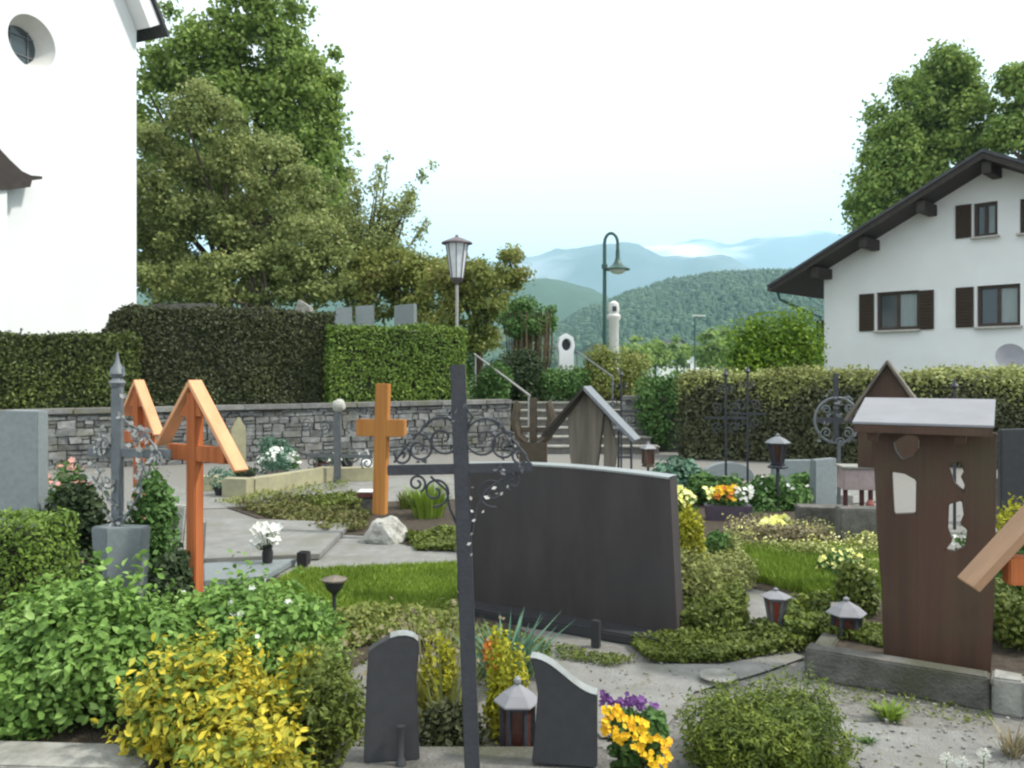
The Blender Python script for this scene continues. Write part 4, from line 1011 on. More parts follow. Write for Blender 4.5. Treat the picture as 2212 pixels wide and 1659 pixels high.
# pale open-book stone with oval
q = G(385, 1190); t = thing('book_stone', 'small pale stone with dark oval plaque behind orange cross', 'gravestone', (q.x, q.y, 0), R(-30))
MB().box((0, 0, .2), (.26, .09, .42), rx=-.12).build('stone', M['whitestone'], t, bevel=.015)
o = MB().lathe([(.055, 0), (.055, .012)], n=18).build('oval_plaque', M['bronze'], t); o.rotation_euler = (R(84), 0, 0); o.scale = (1, 1.35, 1); o.location = (-.04, -.062, .28)
# slabs lying on graves
for (pp, lab) in [([(445, 1130), (760, 1140), (690, 1212), (440, 1222)], 'flat grey grave slab right of the orange cross post'), ([(440, 1232), (640, 1222), (570, 1262), (440, 1272)], 'low blue grey grave slab in front of larger one')]:
    g_ = [G(*p) for p in pp]; mb = MB(); c = sum(g_, Vector()) / 4
    mb.slab([(p.x - c.x, p.y - c.y) for p in g_], 0.014, .06); o = mb.build('grave_slab', M['slabs'] if 'larger' not in lab else M['granite'], None, bevel=.006, loc=(c.x, c.y, 0)); tag(o, lab, 'grave slab')
# vase with white lilies, black block, iron torch
q = G(578, 1232); t = thing('lily_vase', 'vase of white lilies on the grey slab', 'flower vase', (q.x, q.y, .05))
MB().lathe([(.03, 0), (.04, .02), (.045, .09), (.035, .13), (.045, .15)], n=14).build('vase', M['pot'], t, smooth=True)
tuft_pts = [(random.uniform(-.11, .11), random.uniform(-.06, .06), random.uniform(.16, .33)) for _ in range(16)]
mb = MB(); 
for p in tuft_pts: mb.tube([(0, 0, .12), (p[0] * .6, p[1] * .6, p[2] * .7), p], .004, 5)
mb.build('stalks', L['herb'], t); flower_heads('blossoms', tuft_pts, .085, L['fwhite'], t, 3)
q = G(656, 1226); t = MB().lathe([(.05, 0), (.055, .02), (.055, .1), (.045, .1), (.045, .09)], n=4, rot=.6).build('black_pot', M['pot'], None, bevel=.003, loc=(q.x, q.y, .02)); tag(t, 'small square black pot on grey path before lawn', 'pot')
t.scale = (1.1, 1.1, 1.1)
q = G(722, 1352); t = thing('bowl_stand', 'slender iron stand with shallow rusty bowl on the lawn', 'grave ornament', (q.x, q.y, 0))
hh = P(0, 1248, q.y).z
MB().lathe([(.05, 0), (.055, .01), (.02, .03), (.014, .06), (.012, hh - .12), (.018, hh - .1)], n=10).build('stem', M['iron'], t, smooth=True)
MB().lathe([(.018, 0), (.05, .03), (.062, .07), (.07, .075), (.06, .078)], (0, 0, hh - .1), 14).build('bowl', M['iron'], t, smooth=True)
MB().lathe([(.078, 0), (.082, .012), (.03, .03), (.01, .035)], (0, 0, hh - .02), 14).build('cap', M['agedwood'], t, smooth=True)

# row along the foot of the retaining wall
def kerbbox(name, label, a, b, h, th, mat, cat='grave kerb'):
    a, b = Vector(a), Vector(b); c = (a + b) / 2; ln = (b - a).length; ang = math.atan2(b.y - a.y, b.x - a.x)
    o = MB().box((0, 0, h / 2), (ln, th, h)).build(name, mat, None, bevel=.008, loc=(c.x, c.y, .002), rz=ang); return tag(o, label, cat)
kerbbox('beige_kerb', 'long beige kerb below the wall, left of centre', G(540, 1070), G(712, 1040), .22, .18, M['beige'])
kerbbox('beige_kerb', 'short beige kerb end piece facing front near orange roof tip', G(488, 1072), G(540, 1074), .24, .2, M['beige'])
kerbbox('beige_kerb', 'beige kerb right below the bare iron cross, by amber cross', G(735, 1040), G(806, 1038), .2, .2, M['beige'])
kerbbox('beige_kerb', 'beige kerb behind the orange cross post', G(425, 1060), G(475, 1060), .2, .2, M['beige'])
def potted(label, px, py, potm, ps, leafmat, flw=None, n=500, h=.25, w_=.2, seed=1, name='potted_plant'):
    q = G(px, py); t = thing(name, label, 'potted plant', (q.x, q.y, 0), 0, 'potted plants on the graves')
    MB().lathe([(ps * .7, 0), (ps, ps * 1.1), (ps * 1.08, ps * 1.15), (ps * .95, ps * 1.15)], n=14).build('pot', potm, t, smooth=True)
    p, nn = blob_points([(0, 0, ps * 1.2 + h * .4, w_, w_, h * .6)], n, seed, .5)
    leaves_mesh('foliage', p, nn, .05, leafmat, t, .5, False, seed, .4, .7)
    if flw:
        p, nn = blob_points([(0, 0, ps * 1.2 + h * .5, w_, w_, h * .6)], flw[1] * 2, seed + 1, .95); k = p[:, 2] > ps * 1.2 + h * .4
        flower_heads('blossoms', p[k][:flw[1]], flw[2], flw[0], t, seed)
    return t
potted('pot of white and green leaves nearest orange roof tip', 595, 1040, M['pink'], .14, L['bluegreen'], (L['fwhite'], 26, .06), 700, .3, .24, 1)
potted('dark red pot below the stone wall', 693, 1020, M['redpot'], .13, L['dark'], None, 160, .12, .1, 2)
potted('small white flower pot right of dark red pot', 722, 1018, M['white'], .08, L['herb'], (L['fwhite'], 18, .06), 200, .2, .1, 3)
potted('dark pot left of the bare iron cross', 750, 1012, M['pot'], .11, L['dark'], None, 200, .14, .12, 4)
potted('pot of white flowers behind white and green one', 632, 1024, M['white'], .07, L['herb'], (L['fwhite'], 20, .06), 200, .22, .12, 5)
potted('tall dark pot under the orange roof, left', 478, 1070, M['pot'], .10, L['bluegreen'], None, 300, .28, .2, 6)
potted('brown planter directly under the orange roof tip', 528, 1052, M['pot'], .15, L['dark'], None, 300, .1, .16, 7)
q = P(515, 1010, 12.2); bush('grey_green_shrub', 'grey green shrub against stone wall above pots', (P(600, 0, 13.2).x, 13.2, 0), (.4, .3, .6), 1100, .06, L['bluegreen'], 51)
headstone('small cream stone statue against wall right of orange roof', 515, 1030, 900, 12.6, .22, .18, M['beige'], .3, 'point', 0, name='cream_stone')
# tall iron cross with crown of white flowers before the wall
q = P(733, 1035, 12.0); t = thing('iron_cross', 'thin weathered iron cross topped by pale ball, against stone wall', 'grave cross', (q.x, q.y, 0), R(-10))
zz2 = lambda py: P(0, py, 12).z
MB().box((-.03, 0, (zz2(890)) / 2), (.10, .06, zz2(890))).build('post', M['ironold'], t, bevel=.01)
MB().box((0, 0, zz2(985)), (1.0, .03, .05)).build('crossbar', M['ironold'], t)
mb = MB()
for s_ in (-1, 1):
    for (cx_, cz_, r_) in [(.2, -.28, .14), (.42, -.36, .1), (.22, .16, .12), (.5, .2, .1)]: mb.tube(spiral(s_ * cx_, zz2(945) + cz_, .02, r_, 1, 1.5 * s_), .012, 6)
mb.build('scrollwork', M['ironold'], t)
MB().rock((0, 0, zz2(876)), (.2, .18, .2), 3, .12, 2).build('ball', M['whitestone'], t, smooth=True)
# white tool/can leaning
q = G(790, 1032); t = thing('watering_can', 'white watering can with slanted spout beside amber cross', 'watering can', (q.x, q.y, 0), R(10))
MB().lathe([(.1, 0), (.11, .02), (.1, .24), (.07, .27)], n=16).build('body', M['white'], t, smooth=True)
MB().tube([(.09, 0, .08), (.24, 0, .28), (.28, 0, .36)], [.022, .016, .02], 8).build('spout', M['white'], t, smooth=True)
MB().tube([(-.06, 0, .25), (-.1, 0, .38), (.02, 0, .42), (.07, 0, .27)], .01, 6).build('handle', M['white'], t, smooth=True)

# ================================================================== CENTRE BACK
# bronze lyre-shaped grave marker
q = P(1152, 1010, 8.2); t = thing('bronze_marker', 'dark bronze grave marker with central post and curved side wings', 'grave cross', (q.x, q.y, 0), R(-8))
z3 = lambda py: P(0, py, 8.2).z; x3 = lambda px: (px - 1152) * 8.2 / F
MB().box((0, .0, z3(955) / 2), (.27, .10, z3(955))).build('pedestal', M['bronze'], t, bevel=.01)
MB().box((0, 0, (z3(860) + z3(955)) / 2), (.075, .05, z3(860) - z3(955))).build('post', M['bronze'], t, bevel=.008)
MB().box((0, -.0, z3(928)), (.26, .035, .05)).build('crossbar', M['bronze'], t, bevel=.008)
for s_ in (-1, 1):
    MB().tube([(s_ * .07, 0, z3(955)), (s_ * .15, 0, z3(940)), (s_ * .185, 0, z3(905)), (s_ * .15, 0, z3(868)), (s_ * .12, 0, z3(872))], [.045, .045, .05, .035, .01], 8).build('wing', M['bronze'], t, smooth=True)
# weathered wooden shrine with slate roof
q = P(1268, 1080, 7.3); t = thing('roofed_shrine', 'weathered wooden grave board under steep grey metal roof', 'grave marker', (q.x, q.y, 0), R(-20))
z4 = lambda py: P(0, py, 7.3).z; hA = z4(842)
plate('board', [(-.11, 0), (.13, 0), (.13, .55), (.10, .8), (.16, hA - .20), (0, hA - .02), (-.17, hA - .25), (-.15, .9), (-.11, .6)], [], .07, M['agedwood'], t, .006)
plate('board', [(.15, .45), (.21, .5), (.27, .95), (.2, hA - .26), (.15, hA - .2)], [], .05, M['agedwood'], t, .004, .02)
for sgn, w2_, dr in ((-1, .36, .42), (1, .43, .44)):
    mb = MB(); mb.prism([(0, hA), (sgn * w2_, hA - dr), (sgn * (w2_ + .02), hA - dr + .02), (0, hA + .035)], -.13, .13); mb.build('roof_board', M['zincdark'] if sgn > 0 else M['fascia'], t, bevel=.002)
# slim iron legs & little lanterns right of it
q = P(1350, 1010, 7.9); t = thing('iron_stand', 'two legged dark iron stand under the grey roof edge', 'grave ornament', (q.x, q.y, 0))
for s_ in (-.065, .065): MB().tube([(s_, 0, 0), (s_ * .9, 0, P(0, 925, 7.9).z)], .011, 6).build('leg', M['iron'], t)
MB().tube([(-.065, 0, .8), (.065, 0, .8)], .01, 6).build('tie_bar', M['iron'], t)
MB().lathe([(.1, 0), (.09, .02), (.02, .05), (.01, .08)], (0, 0, P(0, 930, 7.9).z), 8).build('bowl', M['iron'], t)
lantern('small lantern on thin pole right of the slate roofed board', (P(1400, 0, 9.3).x, 9.3, .55), .28, .18, M['zinc'], M['brownglass'], M['bronze'], .3)
MBp = MB().tube([(0, 0, 0), (0, 0, .55)], .014, 6).build('lantern_pole', M['iron'], None, loc=(P(1400, 0, 9.3).x, 9.3, 0)); tag(MBp, 'thin pole under the small lantern right of slate roof', 'pole')

# big dark slab monument
pa = Vector((-.37, 5.69)); pb = Vector((.95, 4.93)); ang = math.atan2(pb.y - pa.y, pb.x - pa.x); ln = (pb - pa).length
t = thing('dark_monument', 'large dark grey stone slab with arched pale top edge', 'gravestone', (pa.x, pa.y, 0), ang)
tp = [(ln * k / 12 + (.0 if k else 0), .955 + .042 * math.sin(math.pi * min(1, (k / 12) * 1.1)) + (.0)) for k in range(13)]
ol = [(-.01, 0), (ln + .03, 0)] + [(ln * k / 12 - (.02 if k == 12 else 0), .968 + .028 * math.sin(math.pi * k / 12)) for k in range(12, -1, -1)]
plate('slab', ol, [], .14, M['darkstone'], t, .006, .07)
mb = MB(); n = 12
for k in range(n):
    x0, x1 = ln * k / n, ln * (k + 1) / n - (.02 if k == n - 1 else 0); za, zb2 = [.974 + .028 * math.sin(math.pi * u / n) for u in (k, k + 1)]
    o = len(mb.v); mb.v += [(x0, -.004, za - .006), (x1, -.004, zb2 - .006), (x1, .144, zb2 - .006), (x0, .144, za - .006), (x0, -.004, za + .006), (x1, -.004, zb2 + .006), (x1, .144, zb2 + .006), (x0, .144, za + .006)]
    mb.f += [(o, o + 1, o + 5, o + 4), (o + 4, o + 5, o + 6, o + 7), (o + 3, o + 7, o + 6, o + 2), (o, o + 3, o + 2, o + 1)]
mb.build('top_edge', M['edge'], t)  # pale strip: sunlit top of the slab put into the colour
MB().box((ln / 2 + .08, -.07, .03), (ln - .10, .2, .06)).build('plinth', M['anthracite'], t, bevel=.01)
MB().box((ln - .36, -.30, .08), (.05, .04, .16)).build('foot_stub', M['anthracite'], t, bevel=.005)

# ================================================================== RIGHT MIDDLE
patch('soil', [(1430, 1060), (1770, 1060), (1900, 1160), (1905, 1300), (1760, 1300), (1600, 1270), (1455, 1200)], M['soil'], .010)
patch('path', [(1560, 1268), (1620, 1275), (1760, 1305), (1745, 1345), (1690, 1360), (1610, 1365)], M['slabs'], .014)
patch('path', [(1180, 1400), (1400, 1440), (1560, 1440), (1700, 1410), (1740, 1425), (1640, 1460), (1500, 1500), (1440, 1575), (1300, 1600), (1200, 1500)], M['slabs'], .014)
patch('path', [(1640, 1090), (1760, 1062), (1900, 1060), (1900, 1085), (1720, 1100)], M['slabs'], .014)
patch('path', [(1780, 1560), (2240, 1600), (2300, 1750), (1700, 1750), (1800, 1640)], M['slabs'], .012)
cover('groundcover', [(1560, 1170), (1890, 1170), (1905, 1240), (1580, 1200)], 7000, .14, .035, L['varieg'], 22)
grass('grass', [(1570, 1195), (1900, 1200), (1910, 1300), (1780, 1300), (1640, 1262), (1570, 1240)], 12000, .10, L['grass'], 23)
cover('groundcover', [(1560, 1150), (1880, 1165), (1900, 1220), (1640, 1200)], 1500, .2, .024, L['fpale'], 29)
cover('groundcover', [(1360, 1395), (1560, 1370), (1740, 1365), (1745, 1412), (1560, 1438), (1400, 1436)], 9000, .09, .03, L['moss'], 24)
cover('groundcover', [(1450, 1290), (1600, 1300), (1620, 1380), (1450, 1385)], 6000, .20, .035, L['moss'], 25)
cover('groundcover', [(1690, 1340), (1790, 1330), (1800, 1400), (1700, 1405)], 4500, .20, .035, L['mossbright'], 26)
bush('moss_cushion', 'olive cushion shrub at the lower right edge of dark monument', (P(1500, 0, 5.35).x, 5.35, 0), (.24, .22, .52), 2600, .035, L['varieg'], 61)
bush('moss_cushion', 'low dark green cushion shrub right of monument base', (P(1540, 0, 5.0).x, 5.0, 0), (.24, .2, .28), 2600, .03, L['moss'], 62)
bush('golden_shrub', 'upright golden yellow shrub just right of the dark monument', (P(1488, 0, 6.6).x, 6.6, 0), (.17, .2, .56), 3400, .03, L['golden'], 63)
bush('small_green_shrub', 'small fresh green shrub right of the golden yellow one', (P(1545, 0, 7.0).x, 7.0, 0), (.15, .15, .30), 900, .04, L['herb'], 64)
bush('mossy_shrub', 'olive shrub directly left of the brown stele', (P(1858, 0, 5.2).x, 5.2, 0), (.18, .2, .48), 2600, .035, L['moss'], 65)
bush('white_flowering_herb', 'pale flowering herb left of stele in the grassy bed', (P(1820, 0, 6.4).x, 6.4, 0), (.28, .2, .24), 1200, .04, L['herb'], 66, flowers=(L['fpale'], 60, .035, .3))
bush('pale_heather', 'pale grey flowering heather behind the grassy bed', (P(1700, 0, 7.6).x, 7.6, 0), (.55, .25, .22), 2600, .035, L['dry'], 67)
# flower groups behind
def planter(label, px, py, w_, dp, h, mat, leafmat, flw, seed):
    q = G(px, py); t = thing('planter', label, 'planter', (q.x, q.y, 0), R(-8), 'planters with flowers')
    plate('box', [(-w_ / 2 * .9, 0), (w_ / 2 * .9, 0), (w_ / 2, h), (-w_ / 2, h)], [], dp, mat, t, .006, dp / 2)
    p, nn = blob_points([(0, dp / 2, h + .05, w_ * .45, dp * .5, .12)], 700, seed, .5); leaves_mesh('foliage', p, nn, .04, leafmat, t, .6, False, seed, .3, .7)
    for i, (fm, fn, fs, x0, x1) in enumerate(flw):
        rnd = random.Random(seed + i); flower_heads('blossoms', [(rnd.uniform(x0, x1) * w_, rnd.uniform(0, dp * .8), h + rnd.uniform(.06, .2)) for _ in range(fn)], fs, fm, t, seed + i)
planter('plum planter box of orange and white flowers', 1575, 1128, .50, .2, .17, M['purplebox'], L['herb'], [(L['fyellow'], 30, .06, -.3, .15), (L['forange'], 14, .06, -.3, .1), (L['fwhite'], 18, .05, .15, .5), (L['fpale'], 10, .05, -.5, -.3)], 3)
bush('yellow_pansies', 'yellow and white pansies touching top right of monument', (P(1468, 0, 8.6).x, 8.6, .0), (.24, .2, .44), 900, .05, L['herb'], 71, cat='flowers', flowers=(L['fpale'], 110, .06, .55))
bush('yellow_primroses', 'low cushion of pale yellow flowers before grey stone block', (P(1678, 0, 8.1).x, 8.1, 0), (.21, .2, .20), 600, .045, L['moss'], 72, cat='flowers', flowers=(L['fpale'], 130, .055, .35))
kerbbox('stone_kerb', 'rough grey kerb block behind the grassy bed, left of stele', G(1722, 1150), G(1905, 1155), .27, .25, M['concrete'])
kerbbox('pale_kerb', 'pale stone kerb behind the yellow cushion flowers', G(1700, 1085), G(1840, 1090), .12, .2, M['concretelight'])
bush('green_perennials', 'leafy green plants, left end of the back row by hedge', (P(1465, 0, 11).x, 11, 0), (.55, .35, .52), 1600, .09, L['bluegreen'], 73)
bush('green_perennials', 'leafy green plants in the middle of the back row', (P(1540, 0, 10).x, 10, 0), (.4, .3, .40), 1500, .08, L['herb'], 74)
bush('green_perennials', 'broad leafy green plants below the pole lantern', (P(1665, 0, 9.8).x, 9.8, 0), (.55, .35, .42), 2400, .08, L['herb'], 75, flowers=(L['fwhite'], 12, .04, .6))
bush('green_perennials', 'fresh green plants right of the pole lantern', (P(1735, 0, 10.3).x, 10.3, 0), (.28, .3, .42), 900, .07, L['herb'], 76)
lantern('dark lantern with pointed grey roof over green perennials', (P(1680, 0, 9.6).x, 9.6, .50), .40, .26, M['zincdark'], M['brownglass'], M['iron'], .2, 6, kind_='cone')
o = MB().tube([(0, 0, 0), (0, 0, .52)], .02, 6).build('lantern_post', M['iron'], None, loc=(P(1680, 0, 9.6).x, 9.6, 0)); tag(o, 'dark post carrying the pointed lantern above green perennials', 'post')
headstone('leaning blue grey stone slab left of ring shaped iron cross', 1778, 1072, 990, 10.0, .34, .1, M['granite'], .4, 'flat', 0)
headstone('low grey stone behind green perennials and pole lantern', 1720, 1020, 993, 12.0, .7, .15, M['granite'], 0, 'flat', 0)
headstone('pale stone partly hidden behind green perennials', 1570, 1020, 998, 12.5, .8, .15, M['granite'], .1, 'round', 0)
# ring cross
q = P(1812, 1090, 8.8); t = thing('ring_cross', 'weathered iron cross with large ring and vine leaves', 'grave cross', (q.x, q.y, 0), R(-8))
z5 = lambda py: P(0, py, 8.8).z; x5 = lambda px: (px - 1812) * 8.8 / F
MB().box((0, 0, z5(960) / 2 + .08), (.035, .03, z5(960) - .1)).build('post', M['ironold'], t, bevel=.004)
MB().tube([(x5(1808) + .225 * math.cos(a_), 0, z5(908) + .24 * math.sin(a_)) for a_ in [2 * math.pi * k / 36 for k in range(37)]], .014, 8).build('ring', M['ironpale'], t, smooth=True)
mb = MB(); mb.box((x5(1806), 0, z5(880)), (.05, .03, .72)); mb.box((x5(1808), .002, z5(908)), (.44, .025, .05)); mb.build('crossbar', M['iron'], t)
mb = MB(); rnd = random.Random(8)
for (cx_, cy_, r_) in [(1785, 935, .06), (1830, 935, .06), (1785, 885, .05), (1832, 880, .05), (1815, 955, .05)]: mb.tube(spiral(x5(cx_), z5(cy_), .01, r_, rnd.random() * 6, 1.4, -.02), .007, 6)
mb.build('scrollwork', M['ironpale'], t)
mb = MB(); leafy(mb, [(x5(rnd.uniform(1770, 1850)), -.03, z5(rnd.uniform(850, 960))) for _ in range(34)], .06, rnd); mb.build('leaf_ornament', M['ironold'], t)
# slender dark crosses before the hedge
for (px, d, yt, lab, s) in [(1568, 10.5, 812, 'slender dark iron cross, left of two before the variegated hedge', .24), (1615, 11.0, 805, 'slender dark iron cross, right of two before the variegated hedge', .22), (2062, 8.5, 838, 'dark iron cross top behind zinc roof, against hedge', .2), (1342, 12.5, 812, 'slender dark iron cross behind the slate roofed board', .26)]:
    q = P(px, 1080, d); h = P(0, yt, d).z; t = thing('slender_cross', lab, 'grave cross', (q.x, q.y, 0), R(-8), 'slender dark iron crosses')
    MB().box((0, 0, h / 2), (.028, .02, h)).build('post', M['iron'], t, bevel=.004)
    MB().box((0, 0, h * .66), (s * 2.2, .02, .028)).build('crossbar', M['iron'], t, bevel=.004)
    mb = MB()
    for a_ in (-1, 1):
        mb.tube(spiral(a_ * s * .45, h * .66 + .11, .01, .075, 0, 1.4), .008, 6); mb.tube(spiral(a_ * s * .45, h * .66 - .12, .01, .075, 2, 1.4), .008, 6); mb.tube(spiral(a_ * .07, h * .9, .01, .05, 2, 1.4), .007, 6)
    mb.build('scrollwork', M['iron'], t)
    MB().lathe([(.02, 0), (.04, .03), (.02, .06), (.0, .12)], (0, 0, h - .01), 8).build('finial', M['iron'], t)
# pink-roofed lantern house on red legs + flowers
q = P(1852, 1100, 7.9); t = thing('lantern_house', 'little house shaped lantern with pinkish roof on dark red legs', 'lantern', (q.x, q.y, 0), R(-6))
z6 = lambda py: P(0, py, 7.9).z
MB().prism([(-.16, z6(1055)), (.16, z6(1055)), (.17, z6(1010)), (-.15, z6(1010))], -.12, .10).build('body', M['pink'], t, bevel=.006)
MB().box((.005, -.01, z6(1007)), (.36, .27, .02)).build('roof', M['concretelight'], t, bevel=.005)
for x_ in (-.11, .04, .12): MB().box((x_, 0, z6(1055) / 2 + .0), (.035, .035, z6(1055) - .004)).build('leg', M['redpot'], t)
MB().lathe([(.035, 0), (.04, .1), (.02, .14)], (.085, -.1, .27), 10).build('candle', M['redglass'], t)
bush('salmon_flowers', 'small salmon pink flowers left of the lantern house legs', (P(1832, 0, 7.7).x, 7.7, .18), (.09, .08, .2), 150, .03, L['herb'], 77, cat='flowers', flowers=(L['fpink'], 24, .035, .35))
o = headstone('grey block supporting the little lantern house', 1860, 1150, 1095, 7.65, .42, .2, M['concrete'], -.1, 'flat', 0, name='support_block')

# gable-topped brown board behind the stele
q = P(1918, 1100, 6.0); t = thing('gabled_board', 'dark brown pointed wooden grave board behind the zinc roofed stele', 'grave marker', (q.x, q.y, 0), R(-30))
z7 = lambda py: P(0, py, 6.0).z; hA = z7(786)
MB().box((0, 0, z7(1010) / 2), (.06, .05, z7(1010))).build('post', M['brownwood'], t)
plate('board', [(-.20, z7(1012)), (.20, z7(1012)), (.20, hA - .32), (0, hA - .01), (-.20, hA - .32)], [], .05, M['brownwood'], t, .004)
for sgn in (-1, 1):
    mb = MB(); mb.prism([(0, hA), (sgn * .27, hA - .42), (sgn * .29, hA - .405), (0, hA + .028)], -.08, .08); mb.build('roof_board', M['agedwood'], t, bevel=.002)

# zinc-roofed brown stele
sc = thing('roofed_stele', 'broad brown stele with cut out openings under zinc roof', 'grave marker', (2.13, 4.36, 0), R(-31))
def pl(px, py): # photo point -> local x, z on the stele plane
    r = (px - CX) / F; ux, uy = math.cos(R(-31)), math.sin(R(-31)); x0, y0 = 2.13, 4.36
    s = (r * y0 - x0) / (ux - r * uy); return (s, CH - (py - HY) * (y0 + s * uy) / F)
ol = [pl(1913, 1480), pl(2138, 1490), pl(2147, 1322), pl(2154, 935), pl(1883, 935), pl(1890, 1008), pl(1899, 1192), pl(1905, 1258)]
h1 = [pl(1930, 955), pl(1960, 938), pl(1984, 942), pl(1990, 962), pl(1975, 982), pl(1950, 992), pl(1936, 975)]
h2 = [pl(1927, 1018), pl(1955, 1022), pl(1980, 1036), pl(1979, 1108), pl(1932, 1110), pl(1929, 1062)]
h3 = [pl(2050, 1006), pl(2068, 998), pl(2078, 1000), pl(2082, 1018), pl(2076, 1028), pl(2084, 1045), pl(2082, 1060), pl(2062, 1042)]
h4 = [pl(2050, 1088), pl(2078, 1080), pl(2082, 1110), pl(2074, 1130), pl(2090, 1142), pl(2084, 1180), pl(2062, 1190), pl(2042, 1186), pl(2058, 1168), pl(2048, 1140)]
h5 = [pl(2062, 945), pl(2082, 940), pl(2084, 975), pl(2070, 985)]
plate('panel', ol, [h1, h2, h3, h4], .07, M['brownwood'], sc, .005)
fl = pl(1848, 914); wr_ = .635
mb = MB(); zf = 1.335; zb_ = 1.45
mb.add([(fl[0] + .02, -.24, zf), (fl[0] + .02 + wr_, -.24, zf), (fl[0] + .02 + wr_, .20, zb_), (fl[0] + .02, .20, zb_), (fl[0] + .02, -.24, zf + .012), (fl[0] + .02 + wr_, -.24, zf + .012), (fl[0] + .02 + wr_, .20, zb_ + .012), (fl[0] + .02, .20, zb_ + .012)],
       [(0, 1, 2, 3), (4, 5, 6, 7), (0, 1, 5, 4), (1, 2, 6, 5), (2, 3, 7, 6), (3, 0, 4, 7)])
mb.build('zinc_roof', M['zinc'], sc, bevel=.002)
MB().box((fl[0] + .02 + wr_ / 2, -.222, zf - .022), (wr_ - .01, .03, .042)).build('fascia', M['brownwood'], sc, bevel=.003)
mb = MB()
for x_ in (-.2, .2): mb.box((x_, -.03, zf - .02), (.05, .36, .04), rx=.25)
mb.build('rafters', M['brownwood'], sc)
mb = MB(); rnd = random.Random(4)
# kerb in front with pale corner stone
ka = G(1738, 1400, .16); kb = G(2140, 1466, .16); dk = (kb - ka).normalized(); nk = Vector((-dk.y, dk.x, 0))
t = thing('grave_kerb', 'long rough mossy kerb before the zinc roofed stele', 'grave kerb', (ka.x, ka.y, 0), math.atan2(dk.y, dk.x))
lnk = (kb - ka).length
for i in range(1): MB().box((lnk * (i + .5), .055, .08), (lnk - .004, .11, .16), jit=.004).build('kerb_stone', M['concrete'], t, bevel=.008)
MB().box((lnk + .07, .05, .085), (.13, .13, .175), jit=.004).build('corner_stone', M['concretelight'], t, bevel=.01)
MB().box((lnk + .14 + .3, .06, .07), (.6, .12, .15), jit=.004).build('kerb_stone', M['concrete'], t, bevel=.01)
MB().box((.05, .62, .06), (.1, 1.0, .12), jit=.004).build('kerb_stone', M['concrete'], t, bevel=.01)
# soil inside the kerb
mb = MB(); o0 = ka + nk * .11
mb.v = [tuple(o0 + dk * a_ + nk * b_ + Vector((0, 0, -.16 + .10))) for a_, b_ in ((.02, 0), (1.7, 0), (1.7, 1.3), (.02, 1.3))]; mb.f = [(0, 1, 2, 3)]
kind(mb.build('soil', M['soil']), 'structure')
bush('creeping_plant', 'dark ground ivy growing beside right edge of the stele', (P(2190, 0, 4.6).x, 4.6, .1), (.22, .3, .34), 2600, .035, L['moss'], 81)
bush('dark_box_plant', 'dark leafy plant at the far right, behind stele', (P(2200, 0, 5.2).x, 5.2, .0), (.26, .3, .62), 2600, .045, L['herb'], 82)
bush('golden_shrub', 'yellow green round shrub right of stele at frame edge', (P(2195, 0, 7.0).x, 7.0, .0), (.24, .3, .60), 2200, .045, L['golden'], 83)
headstone('plain grey gravestone at right frame edge behind the zinc roof', 2195, 1080, 925, 8.2, .3, .12, M['anthracite'], -.3, 'flat', 0)
headstone('low grey green stone right of stele', 2160, 1090, 1030, 8.8, .35, .2, M['concrete'], -.2, 'round', 0)
bush('white_bell_flowers', 'white flowers seen through the opening in the stele', (P(2085, 0, 5.0).x, 5.0, .2), (.1, .1, .62), 260, .03, L['herb'], 84, cat='flowers', flowers=(L['fwhite'], 26, .035, .3))

# lanterns on the right
q = P(1828, 1415, 4.75); lantern('dark grave lantern with broad grey roof beside kerb corner', (q.x, q.y, 0), .325, .20, M['zinc'], M['brownglass'], M['iron'], .35, 6, roofh=.3)
q = P(1676, 1360, 5.0); t = lantern('red glass lantern tapering downward on short stem', (q.x, q.y, .06), .245, .165, M['zinc'], M['redglass'], M['ironold'], .3, 6, kind_='cone', roofh=.2)
q = G(1633, 1362); o = MB().lathe([(.03, 0), (.035, .05), (.03, .05)], n=10).build('dark_candle_cup', M['redpot'], None, loc=(q.x, q.y, 0)); tag(o, 'little dark cup left of the red glass lantern', 'candle cup')
q = G(1550, 1475); t = MB().lathe([(.07, 0), (.075, .012), (.095, .024), (.09, .028), (.0, .022)], n=24).build('stone_dish', M['concretelight'], None, smooth=True, loc=(q.x, q.y, .014)); tag(t, 'shallow pale stone dish on the path above olive shrub', 'dish')

# ================================================================== FOREGROUND
# great leafy mass on the left
bl_t = bush('leafy_perennial', 'large lush green leafy mound in the left foreground', (P(190, 0, 4.0).x, 4.0, 0), (.62, .55, .62), 15000, .045, L['lush'], 91, 18, fine=True, shell=.6, upbias=.5, shoots=160, shootlen=.3)
bush('leafy_perennial', 'lush green mound behind the golden shrub, below orange cross', (P(530, 0, 4.35).x, 4.35, 0), (.62, .5, .50), 13000, .042, L['lush'], 92, 18, fine=True, shell=.6, upbias=.5, shoots=140, shootlen=.3, flowers=(L['fwhite'], 14, .03, .6))
bush('leafy_perennial', 'small green mound at far left bottom beside kerb', (P(20, 0, 3.75).x, 3.75, 0), (.26, .3, .36), 3400, .05, L['lush'], 93, 9, fine=True, upbias=.5)
bush('yellow_flowering_plant', 'pale yellow bloomed plants around foot of the orange cross', (P(520, 0, 5.0).x, 5.0, 0), (.36, .25, .24), 2600, .04, L['lush'], 94, flowers=(L['fpale'], 40, .03, .4))
bush('golden_euonymus', 'bright golden yellow shrub in the left foreground', (P(440, 0, 3.5).x, 3.5, 0), (.38, .32, .47), 3200, .042, L['yellow'], 95, 16, fine=True, shell=.6, aspect=.5, upbias=.3, shoots=130, shootlen=.45)
